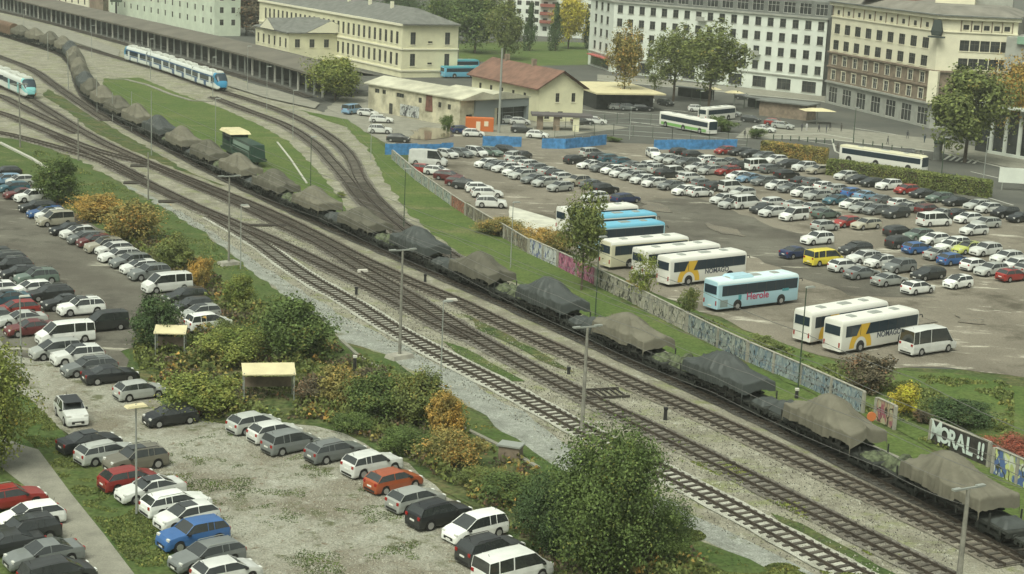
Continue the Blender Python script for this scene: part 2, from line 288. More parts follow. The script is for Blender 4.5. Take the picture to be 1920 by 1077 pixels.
# ------------------------------------------------------------ tracks
def spline(P, step=1.2):
    out = []; n = len(P)
    for i in range(n-1):
        p0 = P[max(i-1, 0)]; p1 = P[i]; p2 = P[i+1]; p3 = P[min(i+2, n-1)]
        k = max(2, int((p2-p1).length/step))
        for j in range(k):
            t = j/k
            out.append(.5*((2*p1)+(p2-p0)*t+(2*p0-5*p1+4*p2-p3)*t*t+(3*p1-p0-3*p2+p3)*t**3))
    out.append(P[-1].copy())
    for _ in range(6):
        out = [out[0]]+[(out[i-1]+out[i]*2+out[i+1])/4 for i in range(1, len(out)-1)]+[out[-1]]
    return out
def along(path, s):
    for a, b in zip(path, path[1:]):
        L = (b-a).length
        if s <= L: return a+(b-a)*(s/L), (b-a).normalized()
        s -= L
    return path[-1], (path[-1]-path[-2]).normalized()
def plen(path): return sum((b-a).length for a, b in zip(path, path[1:]))
TZ = [0]
def track(pts, label, bed=BEDMAT, z=.08, bw=3.3):
    path = spline([G(*p) for p in pts], 2.0)
    TZ[0] += .004; z += TZ[0]
    root = empty('railway_track', path[len(path)//2], 0, label, 'railway track'); off = path[len(path)//2]
    path0 = path; path = [p-off for p in path]
    for p in path: p.z = 0
    nn = []
    for i in range(len(path)):
        d = (path[min(i+1, len(path)-1)]-path[max(i-1, 0)]).normalized(); nn.append(Vector((-d.y, d.x, 0)))
    mb = MB(); rows = []
    for k, (p, n) in enumerate(zip(path, nn)):
        h = bw/2+.25*mnoise.noise(p*.3); rows += [p-n*h+Vector((0, 0, z)), p+n*h+Vector((0, 0, z))]
    mb.add(rows, [(2*i, 2*i+2, 2*i+3, 2*i+1) for i in range(len(path)-1)])
    b = mb.build('trackbed', bed, root)
    for sgn in (-1, 1):
        mb = MB(); vs = []
        for p, n in zip(path, nn):
            c = p+n*sgn*.75
            vs += [c-n*.055+Vector((0, 0, z)), c-n*.055+Vector((0, 0, z+.26)), c+n*.055+Vector((0, 0, z+.26)), c+n*.055+Vector((0, 0, z))]
        mb.add(vs, [(4*i+a, 4*i+a+1, 4*i+a+5, 4*i+a+4) for i in range(len(path)-1) for a in range(3)])
        mb.build('rail', RAIL, root)
    mb = MB(); s = 0; L = plen(path); cum = []
    while s < L:
        p, d = along_fast(path, s); n = Vector((-d.y, d.x, 0)); rz = math.atan2(n.y, n.x)+rnd(-.02, .02)
        mb.box((p.x, p.y, z+.05), (2.55+rnd(-.06, .06), .27, .10), 0, rz); s += .92 if (p+off).y < 260 else 1.5
    sl = mb.build('sleepers', SLEEP, root); sl['kind'] = 'stuff'
    return path0
_c = {}
def along_fast(path, s):
    k = id(path)
    if k not in _c:
        _c.clear(); acc = [0]
        for a, b in zip(path, path[1:]): acc.append(acc[-1]+(b-a).length)
        _c[k] = acc
    import bisect
    acc = _c[k]; i = min(max(bisect.bisect_right(acc, s)-1, 0), len(path)-2)
    L = max(acc[i+1]-acc[i], 1e-6); return path[i]+(path[i+1]-path[i])*((s-acc[i])/L), (path[i+1]-path[i]).normalized()
T1 = [(-60, 54), (0, 66), (47, 80), (94, 95), (125, 108), (142, 130), (152, 160), (170, 190), (209, 219), (251, 243), (320, 280), (417, 331), (550, 395), (617, 425), (720, 470), (912, 553), (1040, 610), (1177, 672), (1221, 692), (1409, 776), (1600, 872), (1760, 954), (1900, 1030), (2060, 1118)]
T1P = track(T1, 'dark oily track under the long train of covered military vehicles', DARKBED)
track([(200, 273), (267, 303), (367, 344), (433, 370), (500, 398), (567, 430), (675, 487), (759, 526), (784, 538), (851, 563), (920, 599), (1040, 655), (1090, 677), (1200, 728), (1346, 793), (1520, 877), (1600, 914), (1728, 975), (1900, 1062)], 'sleepered track running right beside the military train on its near side', MIDBED)
track([(277, 309), (367, 349), (450, 385), (540, 430), (600, 458), (675, 505), (759, 553), (827, 595), (887, 634), (940, 663), (1085, 741), (1200, 796), (1327, 860), (1454, 925), (1640, 1019), (1790, 1095)], 'middle main line, second from the military train at the bottom right', BEDMAT)
track([(-40, 246), (0, 250), (37, 259), (147, 289), (200, 308), (278, 347), (367, 390), (400, 404), (500, 447), (600, 495), (737, 563), (827, 614), (887, 638)], 'worn track that joins the middle main line near the lamp mast', BEDMAT)
track([(400, 408), (484, 457), (542, 500), (600, 537), (667, 573), (720, 609), (827, 668), (940, 725), (1038, 780), (1160, 845), (1280, 906), (1363, 950), (1436, 990), (1595, 1077), (1700, 1130)], 'nearest siding, pale ballast and widely spaced sleepers, beside the big bush', PALEBED)
track([(-40, 204), (0, 213), (40, 228), (100, 253), (147, 272), (200, 290), (277, 309)], 'left yard track curving towards the pole at the shrub bank', BEDMAT)
track([(100, 255), (150, 280), (200, 303), (260, 334)], 'short crossover between the two lowest yard tracks on the left', BEDMAT)
LEFTP = track([(-60, 147), (0, 163), (50, 184), (67, 194), (147, 244), (200, 273)], 'yard track under the white and turquoise train at the left edge', BEDMAT)
track([(-40, 172), (0, 181), (38, 200), (90, 226), (147, 252)], 'yard track passing just below the turquoise nosed train', BEDMAT)
track([(-40, 92), (0, 108), (60, 132), (100, 160), (150, 195), (200, 228)], 'weedy track between the parked train and the covered wagons', BEDMAT)
BLUEP = track([(-60, 34), (0, 48), (100, 75), (180, 98), (215, 108), (300, 133), (400, 168), (500, 200), (550, 220), (592, 242), (634, 271), (659, 300), (671, 330), (679, 345), (699, 372), (732, 404), (757, 427), (810, 458), (870, 500)], 'curving track under the blue and white train, outer of the two', BEDMAT)
track([(400, 184), (450, 204), (534, 236), (592, 274), (617, 300), (649, 336), (676, 372), (700, 396), (750, 440)], 'inner curving track beside the green island of grass', BEDMAT)
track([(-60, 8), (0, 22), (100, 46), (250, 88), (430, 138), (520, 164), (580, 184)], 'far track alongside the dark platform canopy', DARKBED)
# timber crossings, slabs and small ground gear in the yard
PLANK = mat('dark_timber', (.045, .038, .03), .9, noise=.4)
def plank(px, L, Wd, ang, label, m=PLANK):
    p = G(*px); mb = MB(); mb.box((0, 0, .12), (L, Wd, .24)); mb.box((0, Wd*.55, .14), (L*.96, .12, .28)); tag(mb.build('timber_slab', m, loc=p), label, 'slab').rotation_euler.z = ang
plank((250, 345), 3, 1.2, .2, 'dark timber slab beside the lowest yard track, left')
plank((262, 313), 3, 1.2, .2, 'dark timber slab between the yard tracks near the mast')
plank((330, 380), 5, 1.2, .3, 'dark timber slab on the pale ballast by the grass bank')
plank((500, 425), 6, .8, .2, 'long dark timber lying between the tracks near the middle')
# ------------------------------------------------------------ foliage
random.seed(5)
def crown(seed, n, leaf, K=16, shape='round', hollow=.55):
    rg = random.Random(seed); cl = []
    for k in range(K if shape == 'cone' else int(K*1.9)):
        while True:
            p = Vector((rg.uniform(-1, 1), rg.uniform(-1, 1), rg.uniform(-1, 1)))
            if .25 < p.length < 1: break
        if shape == 'cone': h = (p.z+1)/2; q = Vector((p.x*(1-h)*.9, p.y*(1-h)*.9, p.z)); r = .14+.22*(1-h)
        elif shape == 'wide': q = Vector((p.x*.85, p.y*.85, p.z*.62)); r = rg.uniform(.26, .44)
        else: q = p*.66; r = rg.uniform(.24, .42)
        if shape != 'cone': r *= rg.choice((.5, .7, .95)); q = q*rg.uniform(.8, 1.28)
        cl.append((q, r))
    mb = MB()
    for i in range(n):
        q, r = cl[rg.randrange(len(cl))]
        d = Vector((rg.gauss(0, 1), rg.gauss(0, 1), rg.gauss(0, 1))).normalized()
        rr = r*(1-abs(rg.gauss(0, .22)))
        if rg.random() < .16: rr = r*rg.uniform(1, 1.6)
        p = q+d*rr
        nrm = (d+Vector((rg.gauss(0, .6), rg.gauss(0, .6), rg.gauss(0, .6)+.5))).normalized()
        u = nrm.cross(Vector((rg.random()-.5, rg.random()-.5, rg.random()))).normalized(); v = nrm.cross(u)
        s = leaf*rg.uniform(.6, 1.35); e = s*rg.uniform(.45, .8)
        mb.quad(p-u*s, p-v*e, p+u*s, p+v*e)
    return mb
PROTO = {}
def proto(kind, m):
    k = (kind, m)
    if k not in PROTO:
        if ('g', kind) not in PROTO:
            a = {'bushA': (1, 11000, .036, 26, 'wide'), 'bushB': (2, 11000, .036, 28, 'round'), 'bushC': (3, 5200, .042, 18, 'round'), 'tree': (4, 14000, .033, 34, 'round'), 'treeB': (5, 8500, .036, 26, 'round'),
                 'cone': (6, 4500, .045, 30, 'cone'), 'hedge': (7, 5000, .05, 30, 'wide'), 'thin': (8, 2200, .045, 16, 'round'), 'big': (9, 42000, .017, 60, 'round'), 'big2': (10, 24000, .022, 44, 'round')}[kind]
            PROTO[('g', kind)] = crown(a[0], a[1], a[2], a[3], a[4])
        PROTO[k] = PROTO[('g', kind)].mesh('foliage_'+kind, LEAFM[m])
    return PROTO[k]
def trunkmesh(h, r):
    mb = MB(); mb.tube([(0, 0, 0), (r*.3, 0, h*.4), (0, r*.4, h*.8), (0, 0, h)], r, 7, 0, r*.45)
    for k in range(5):
        a = k*1.3; z = h*(.5+.1*k); mb.tube([(0, 0, z), (math.cos(a)*h*.22, math.sin(a)*h*.22, z+h*.25)], r*.45, 5, 0, r*.12)
    return mb
def plant(name, cat, label, px, wpx, hpx, kind, m, trunk=.0, group=None, rz=None, depth=1.0, lift=0.0):
    """px = ground pixel under the plant; wpx/hpx its size in the photo's pixels"""
    p = G(*px); s = SC(*px); wm = wpx/s; hm = hpx/s*1.02
    if trunk < .1: sh = min(wm*.36*depth, 4.0); hm -= sh*.22; p = p+Vector((p.x, p.y, 0)).normalized()*sh
    root = empty(name, p, 0, label, cat, group)
    ch = hm*(1-trunk)
    f = link('crown' if trunk > .05 else 'foliage', proto(kind, m), root, (0, 0, hm-ch*.5), rz if rz is not None else rnd(0, 6), (wm*.55, wm*.55*depth, ch*.58))
    t = trunkmesh(hm*(.5+trunk*.4), max(.06, wm*.022)).build('trunk' if trunk > .05 else 'stem', BARK, root)
    return root
# ------------------------------------------------------------ military train
def cover_mesh(seed):
    rg = random.Random(seed); N, M = 90, 56; mb = MB(); vs = []
    pk = rg.uniform(-1.3, -.7); ph = rg.uniform(3.0, 3.25); ph1, ph2 = rg.uniform(0, 6), rg.uniform(0, 6); tw = rg.uniform(1.75, 2.1)
    def sm(e0, e1, x): t = max(0, min(1, (x-e0)/(e1-e0))); return t*t*(3-2*t)
    for i in range(N+1):
        t = -1+2*i/N; x = max(-1, min(1, t/.88))*4.5; ed = max(0, (abs(t)-.88)/.12)
        for j in range(M+1):
            w_ = -1+2*j/M; yy = max(-1, min(1, w_/.58)); sd_ = max(0, (abs(w_)-.58)/.42)
            hull = 1.55; y = yy*1.76; xq = x-pk-1.0
            tab = ((-5, 1.5), (-3.5, 1.9), (-2.6, 2.5), (-1.9, ph*.93), (-1.2, ph), (-.2, ph*.985), (.5, ph*.93), (1.5, ph*.80), (2.6, 2.2), (3.8, 1.9), (6, 1.7))
            for (a_, b_), (c_, d_) in zip(tab, tab[1:]):
                if xq <= c_: rd = b_+(d_-b_)*(xq-a_)/(c_-a_); break
            k_ = 1-abs(yy)**(2.0 if abs(xq+.6) < 1.2 else 1.5)
            z = hull+(rd-hull)*k_ if rd > hull else rd
            ang = math.atan2(y*1.3, x-pk+.2); r_ = math.hypot(x-pk, y)
            f1 = (1-abs(math.sin(ang*4.5+ph1)))**3; f2 = (1-abs(math.sin(ang*7.5+ph2)))**3
            z += (.24*f1+.15*f2-.06)*min(1, r_/1.8)*(1-.7*sd_)
            z -= sd_**1.1*(1.12 if x < 1.9 else .85)*(1+.06*math.sin(x*1.3+ph2))
            y += math.copysign((.07*math.sin(x*4.1+ph1)+.05*math.sin(x*9.7+ph2))*min(1, sd_*2)-.03*sd_, w_) if sd_ else 0
            z -= ed*(1.0+.08*math.sin(yy*5+ph1)); xx = x+math.copysign(ed*.12, t)
            z += .025*mnoise.noise(Vector((x*1.4, yy*2.4, seed)))
            vs.append((xx, y, max(.05, z)))
    fs = [(i*(M+1)+j, (i+1)*(M+1)+j, (i+1)*(M+1)+j+1, i*(M+1)+j+1) for i in range(N) for j in range(M)]
    mb.add(vs, fs); return mb
KHAKID = mat('dark_khaki_tarp', (.11, .106, .082), .95, noise=.2, nscale=.6, bump=.15, coord='obj', spec=.2)
COVERS = [cover_mesh(s).mesh('tarpaulin', KHAKI, 60) for s in (1, 2, 3, 4)]
COVERD = [cover_mesh(s).mesh('tarpaulin', GREYT, 60) for s in (11, 12)]
# hull with road wheels, visible under the tarpaulin's edge
mb = MB(); mb.box((0, 0, .75), (7.4, 1.9, .8)); mb.box((0, 0, 1.12), (8.6, 3.3, .6))
HULL = mb.mesh('vehicle_hull', mat('olive_hull', (.05, .06, .035), .85))
mb = MB()
for i in range(6): mb.cyl((-2.7+i*1.08, 0, .42), (0, 1, 0), .40, .5, 14)
mb.box((0, 0, .07), (7.0, .55, .12)); mb.box((0, 0, .84), (7.2, .55, .10))
TRACKM = mb.mesh('caterpillar_track', mat('track_steel', (.03, .03, .025), .8))
# flat wagon
mb = MB(); mb.box((0, 0, 1.15), (14.6, 2.75, .22)); mb.box((0, 0, .9), (13.6, 1.1, .35))
for sx in (-1, 1): mb.box((sx*7.25, 0, 1.02), (.25, 2.75, .42))
for i in range(12): mb.box((-6.6+i*1.2, -1.43, 1.0), (.12, .14, .4)); mb.box((-6.6+i*1.2, 1.43, 1.0), (.12, .14, .4))
DECK = mb.mesh('wagon_deck', STEEL)
mb = MB()
for dx in (-.9, .9):
    for dy in (-.75, .75): mb.cyl((dx, dy, .46), (0, 1, 0), .46, .13, 16)
    mb.cyl((dx, 0, .46), (0, 1, 0), .08, 1.9, 8)
for dy in (-1.0, 1.0): mb.box((0, dy, .52), (2.7, .14, .3))
BOGIE = mb.mesh('bogie', STEEL)
mb = MB(); mb.cyl((.25, 0, 0), (1, 0, 0), .07, .5, 8); mb.cyl((.52, 0, 0), (1, 0, 0), .22, .06, 12); BUFF = mb.mesh('buffer', STEEL)
mb = MB(); mb.box((0, 0, .5), (.1, .1, 1.0)); STAKE = mb.mesh('stake', STEEL)
def flat_wagon(s, label):
    p, d = along_fast(T1P, s); rz = math.atan2(d.y, d.x)
    r = empty('flat_wagon', (p.x, p.y, .36), rz, label, 'flat wagon', 'flat wagons of the military train')
    link('deck', DECK, r)
    for sx in (-1, 1):
        link('bogie', BOGIE, r, (sx*4.9, 0, 0))
        for sy in (-1, 1): link('buffer', BUFF, r, (sx*7.35, sy*.87, 1.0), 0 if sx > 0 else math.pi)
    for k in range(4):
        for sy in (-1, 1): link('stake', STAKE, r, (-5.4+k*3.6, sy*1.42, 1.05))
    return r, p, d, rz
g0 = G(1775, 950, 2.6); L1 = plen(T1P); best = min((( along_fast(T1P, L1*i/2000)[0]-Vector((g0.x, g0.y, 0))).length, L1*i/2000) for i in range(2001))[1]-3.6
ORD = ['nearest', 'second', 'third', 'fourth', 'fifth', 'sixth', 'seventh', 'eighth', 'ninth', 'tenth', 'eleventh', 'twelfth', 'thirteenth', 'fourteenth', 'fifteenth', 'sixteenth', 'seventeenth', 'eighteenth', 'nineteenth', 'twentieth', 'twenty-first', 'twenty-second', 'twenty-third', 'twenty-fourth', 'twenty-fifth', 'twenty-sixth', 'twenty-seventh', 'twenty-eighth', 'twenty-ninth', 'thirtieth']
darks = {2, 4, 6}
heapm = []
for sd_ in (1, 2):
    mb = MB(); vs = []; N, M = 16, 12
    for i in range(N+1):
        for j in range(M+1):
            x = -1+2*i/N; y = -1+2*j/M; e = max(0, 1-max(abs(x), abs(y))**3)
            vs.append((x*1.5, y*1.15, .03+e*(.75+.45*mnoise.noise(Vector((x*2.2, y*2.2, sd_*7))))))
    mb.add(vs, [(i*(M+1)+j, (i+1)*(M+1)+j, (i+1)*(M+1)+j+1, i*(M+1)+j+1) for i in range(N) for j in range(M)])
    heapm.append(mb.mesh('folded_net', CAMO if sd_ == 1 else GREYT, 60))
random.seed(3)
for k in range(-1, 28):
    s = best-k*15.55
    if s < 14: break
    nm = ORD[max(k, 0)] if k >= 0 else None
    r, p, d, rz = flat_wagon(s-.3, (f'dark flat wagon under the {nm} covered vehicle, counted from the bottom right' if k >= 0 else 'dark flat wagon cut off by the right frame edge'))
    ck = k in darks or (k > 9 and k % 5 == 3)
    if k == -1:
        ve = empty('covered_vehicle', (p.x, p.y, .36+1.27), rz, 'camouflage netted military vehicle cut off by the right frame edge', 'military vehicle', 'covered military vehicles')
        o = link('tarpaulin', COVERS[0].copy(), ve, (0, 0, 0)); o.data.materials[0] = CAMO; o.scale = (1, 1, .8)
    else:
        ve = empty('covered_vehicle', (p.x, p.y, .36+1.27), rz, f'tracked military vehicle under {"dark grey" if ck else "khaki"} tarpaulin, {nm} from the bottom right', 'military vehicle', 'covered military vehicles')
        me = (COVERD[k % 2] if ck else COVERS[k % 4]); sc_ = 1.0 if k < 9 else 1.12 if k < 13 else 1.25
        o = link('tarpaulin', me, ve, (0, 0, 0))
        if k > 3 and not ck: setmat(o, KHAKID if k % 2 else KHAKI)
        o.scale = (sc_*1.02, 1.03, rnd(.92, 1.08)*(1 if k < 13 else 1.12))
    link('hull', HULL, ve)
    for sy in (-1, 1): link('caterpillar_track', TRACKM, ve, (0, sy*1.3, 0))
    if k >= 0 and k < 14:
        hp = p-d*6.1; h = link('folded_net', heapm[k % 2], None, (hp.x, hp.y, .36+1.27), rz, (1.1, 1.05, rnd(1.0, 1.5)))
        tag(h, f'heap of folded netting on the wagon behind the {nm} covered vehicle', 'netting', 'net heaps on the wagons')
        hp = p+d*6.0; h = link('equipment_bundle', heapm[(k+1) % 2], None, (hp.x, hp.y, .36+1.27), rz+1.5, (.8, .85, rnd(.5, .9)))
        tag(h, f'low dark bundle on the wagon in front of the {nm} covered vehicle', 'bundle', 'low bundles on the wagons')
    S_LAST = s
# brown closed wagons at the far left end
BRW = mat('brown_wagon_paint', (.14, .085, .05), .7, noise=.3, nscale=1)
mb = MB(); mb.box((0, 0, 2.1), (13.6, 2.8, 2.2), 0); mb.tube([(-6.8, 0, 2.95), (6.8, 0, 2.95)], 1.38, 16, 0)
CLOSED = mb.mesh('wagon_body', BRW)
k = 0
s = S_LAST-15.5
while s > 8 and k < 3:
    p, d = along_fast(T1P, s); r = empty('closed_wagon', (p.x, p.y, .36), math.atan2(d.y, d.x), ['brown closed goods wagon behind the last covered vehicle', 'brown closed goods wagon, second from the covered vehicles', 'brown closed goods wagon at the left frame edge'][k], 'goods wagon', 'brown closed wagons')
    link('wagon_body', CLOSED, r); link('bogie', BOGIE, r, (-4.6, 0, 0)); link('bogie', BOGIE, r, (4.6, 0, 0)); s -= 15; k += 1
# ------------------------------------------------------------ railcars (multiple units)
TWHITE = mat('train_white', (.62, .66, .62), .35); TBLUE = mat('train_blue', (.04, .24, .42), .35); TTURQ = mat('train_turquoise', (.22, .55, .56), .35)
TGLASS = mat('train_glass', (.02, .035, .05), .12); TGREY = mat('train_roof_grey', (.50, .52, .47), .6); TORG = mat('train_orange', (.55, .25, .12), .4); TNAVY = mat('train_navy', (.015, .08, .20), .3)
def loft(stations, prof, mb, matf):
    """stations: (x, zlow, ztop, halfw); prof: list (yfrac, zfrac)"""
    n = len(prof); vs = []
    for (x, a, b, h) in stations:
        for (y, z) in prof: vs.append((x, y*h, a+(b-a)*z))
    fs = []; base = len(mb.v); mb.v += vs
    for i in range(len(stations)-1):
        for j in range(n-1):
            mb.f.append((base+i*n+j, base+(i+1)*n+j, base+(i+1)*n+j+1, base+i*n+j+1)); mb.m.append(matf(i, j))
    for i, rev in ((0, False), (len(stations)-1, True)):
        f = tuple(base+i*n+j for j in range(n)); mb.f.append(f if not rev else f[::-1]); mb.m.append(matf(min(i, len(stations)-2), 3))
PR = [(.85, 0), (1, .08), (1, .30), (1, .38), (1, .68), (1, .78), (.93, .9), (.72, .98), (0, 1), (-.72, .98), (-.93, .9), (-1, .78), (-1, .68), (-1, .38), (-1, .30), (-1, .08), (-.85, 0)]
def railcar(path, s, L, label, group, noseb, nosef, lowcol, turq):
    """one car along the track; nose flags add a streamlined cab"""
    p, d = along_fast(path, s); r = empty('railcar', (p.x, p.y, .3), math.atan2(d.y, d.x), label, 'railcar', group)
    mats = [TWHITE, TTURQ if turq else TBLUE, TGLASS, TGREY, TNAVY, TORG]
    mb = MB(); h = 1.41; st = []
    a = -L/2+.35; b = L/2-.35
    if noseb: st += [(a-.1, .9, 1.5, h*.55), (a+.3, .5, 2.4, h*.8), (a+1.0, .35, 3.3, h*.95), (a+1.9, .35, 3.95, h), (a+3, .35, 4.1, h)]
    else: st += [(a, .35, 4.0, h)]
    n0 = len(st); K = 9
    x0 = st[-1][0]; x1 = b-3 if nosef else b
    for i in range(1, K): st.append((x0+(x1-x0)*i/K, .35, 4.0, h))
    n1 = len(st)
    if nosef: st += [(b-3, .35, 4.1, h), (b-1.9, .35, 3.95, h), (b-1.0, .35, 3.3, h*.95), (b-.3, .5, 2.4, h*.8), (b+.1, .9, 1.5, h*.55)]
    else: st += [(b, .35, 4.0, h)]
    def mf(i, j):
        if (noseb and i < 4) or (nosef and i >= len(st)-5):
            if 5 <= j <= 10: return 2 if ((noseb and 1 <= i < 3) or (nosef and len(st)-4 <= i < len(st)-2)) else 1
            if j in (4, 11) and turq is False: return 1
            return 5 if (turq and j < 3) else (1 if j in (3, 12) else 0)
        if j in (3, 12): return 0
        if j in (2, 13): return 4 if lowcol else 0
        if j in (4, 11): return 4 if lowcol else 0
        if 5 <= j <= 10: return 3 if j in (7, 8) else 0
        return 4 if (i % 4 == 1 and lowcol) else 0
    loft(st, PR, mb, mf); mb.build('body', mats, r, smooth=35)
    for sy in (-1, 1):
        w_ = MB(); w_.box((0, sy*(h+.012), 2.35), (L-(3.2 if noseb or nosef else 1.4), .03, 1.05))
        w_.build('window_band', TGLASS, r, ((1.2 if noseb else 0)-(1.2 if nosef else 0), 0, 0))
        for dx in (-L*.22, L*.2):
            q = MB(); q.box((dx, sy*(h+.03), 1.75), (1.4, .03, 2.2)); q.build('door', TWHITE if lowcol else TTURQ, r)
    for dx in (-L*.25, L*.05, L*.3):
        q = MB(); q.box((0, 0, 4.18), (3.0, 1.7, .34), 0, 0, .9); q.build('roof_unit', TGREY, r, (dx, 0, 0))
    for dx in (-L/2+2.6, L/2-2.6): link('bogie', BOGIE, r, (dx, 0, 0))
    for sx, fl in ((-1, not noseb), (1, not nosef)):
        if fl: q = MB(); q.box((sx*(L/2-.2), 0, 2.1), (.5, 2.4, 3.2)); q.build('gangway', BLACK, r)
    return r
gb = G(320, 140, .3); LB = plen(BLUEP); sb = min(((along_fast(BLUEP, LB*i/1500)[0]-Vector((gb.x, gb.y, 0))).length, LB*i/1500) for i in range(1501))[1]
for k, (nb, nf) in enumerate(((1, 0), (0, 0), (0, 0), (0, 1))):
    r = railcar(BLUEP, sb+(k-1.5)*19.3, 19.2, ['rear cab car of the blue and white train, farthest from the viewer', 'second car from the rear of the blue and white train', 'third car from the rear of the blue and white train', 'front cab car of the blue and white train, facing the sheds'][k], 'cars of the blue and white train', nb, nf, True, False)
    if k in (0, 3):
        q = MB(); sx = 1
        for a_, b_ in (((-1, 0, 4.3), (0, 0, 5.1)), ((0, 0, 5.1), (-.7, 0, 5.8))): q.tube([a_, b_], .04, 5)
        q.box((-.7, 0, 5.85), (.3, 1.6, .06)); q.build('pantograph', BLACK, r, (2 if k == 0 else -2, 0, 0))
gl = G(60, 185, .3); LL = plen(LEFTP); sl = min(((along_fast(LEFTP, LL*i/800)[0]-Vector((gl.x, gl.y, 0))).length, LL*i/800) for i in range(801))[1]
railcar(LEFTP, sl-9.0, 19.2, 'turquoise nosed front car of the white train at the left edge', 'cars of the white train at the left edge', 0, 1, False, True)
railcar(LEFTP, max(10, sl-28.3), 19.2, 'white train car with dark window band cut by the left frame edge', 'cars of the white train at the left edge', 0, 0, False, True)
# ------------------------------------------------------------ green shunting locomotive
LG = mat('loco_green', (.016, .048, .032), .45, noise=.3, nscale=.8, coord='obj'); LGL = mat('loco_pale_green', (.22, .30, .25), .5)
pa = G(418, 283); pb = G(496, 322); dl = (pb-pa).normalized(); r = empty('shunting_locomotive', (pa+pb)/2+Vector((0, 0, .2)), math.atan2(dl.y, dl.x), 'dark green diesel locomotive with cream cab roof standing on the grass island behind the wagons', 'locomotive')
mb = MB(); mb.box((0, 0, 1.1), (17, 2.9, .5)); mb.box((3.0, 0, 2.45), (11.2, 2.4, 2.3), 0, 0, .93); mb.box((2.2, 0, 3.4), (6, 1.2, .25)); mb.build('hood', LG, r)
mb = MB(); mb.box((-4.6, 0, 2.7), (5.2, 3.0, 2.8)); mb.build('cab', LG, r)
mb = MB(); mb.box((-4.6, -1.47, 3.2), (3.8, .06, .9)); mb.box((-4.6, 1.47, 3.2), (3.8, .06, .9)); mb.box((-2.27, 0, 3.3), (.06, 2.3, .8)); mb.build('cab_window', TGLASS, r)
mb = MB(); mb.box((-4.6, 0, 4.3), (6.6, 3.7, .5), 0, 0, .85); mb.build('cab_roof', CREAM, r)
mb = MB(); mb.box((2.6, -1.17, 2.9), (9.2, .06, .7)); mb.build('side_stripe', LGL, r)
link('bogie', BOGIE, r, (-4.8, 0, 0)); link('bogie', BOGIE, r, (4.8, 0, 0))
for sy in (-1, 1):
    mb = MB(); mb.tube([(-2, sy*1.35, 1.35), (-2, sy*1.35, 2.3), (7.3, sy*1.35, 2.3), (7.3, sy*1.35, 1.35)], .04, 5); mb.build('handrail', LGL, r)
# ------------------------------------------------------------ cars
PAINT = {}
def paint(n, c, r=.28, metal=0.0):
    m = PAINT[n] = mat('paint_'+n, c, r, metal, coat=.35, noise=.10, nscale=1.2); nt = m.node_tree; b = nt.nodes['Principled BSDF']; src = b.inputs['Base Color'].links[0].from_socket
    oi = nt.nodes.new('ShaderNodeObjectInfo'); hv = nt.nodes.new('ShaderNodeHueSaturation'); mr = nt.nodes.new('ShaderNodeMapRange'); mr.inputs[3].default_value = .74; mr.inputs[4].default_value = 1.12; nt.links.new(oi.outputs['Random'], mr.inputs[0]); nt.links.new(mr.outputs[0], hv.inputs['Value']); nt.links.new(src, hv.inputs['Color']); nt.links.new(hv.outputs[0], b.inputs['Base Color'])
for n, c in dict(white=(.74, .76, .72), silver=(.42, .44, .41), grey=(.17, .185, .18), dark=(.035, .038, .038), black=(.016, .018, .02), red=(.30, .035, .03), maroon=(.13, .03, .03), blue=(.045, .13, .33), navy=(.02, .035, .10), lightblue=(.22, .36, .50), teal=(.05, .13, .17), orange=(.40, .095, .035), yellow=(.72, .60, .06), beige=(.45, .43, .34), brown=(.20, .19, .15), lime=(.50, .55, .14), green=(.14, .19, .16)).items(): paint(n, c)
CN = dict(dark='dark grey', lightblue='light blue', teal='dark teal', lime='yellow-green', green='grey-green', navy='dark blue', brown='grey-brown')
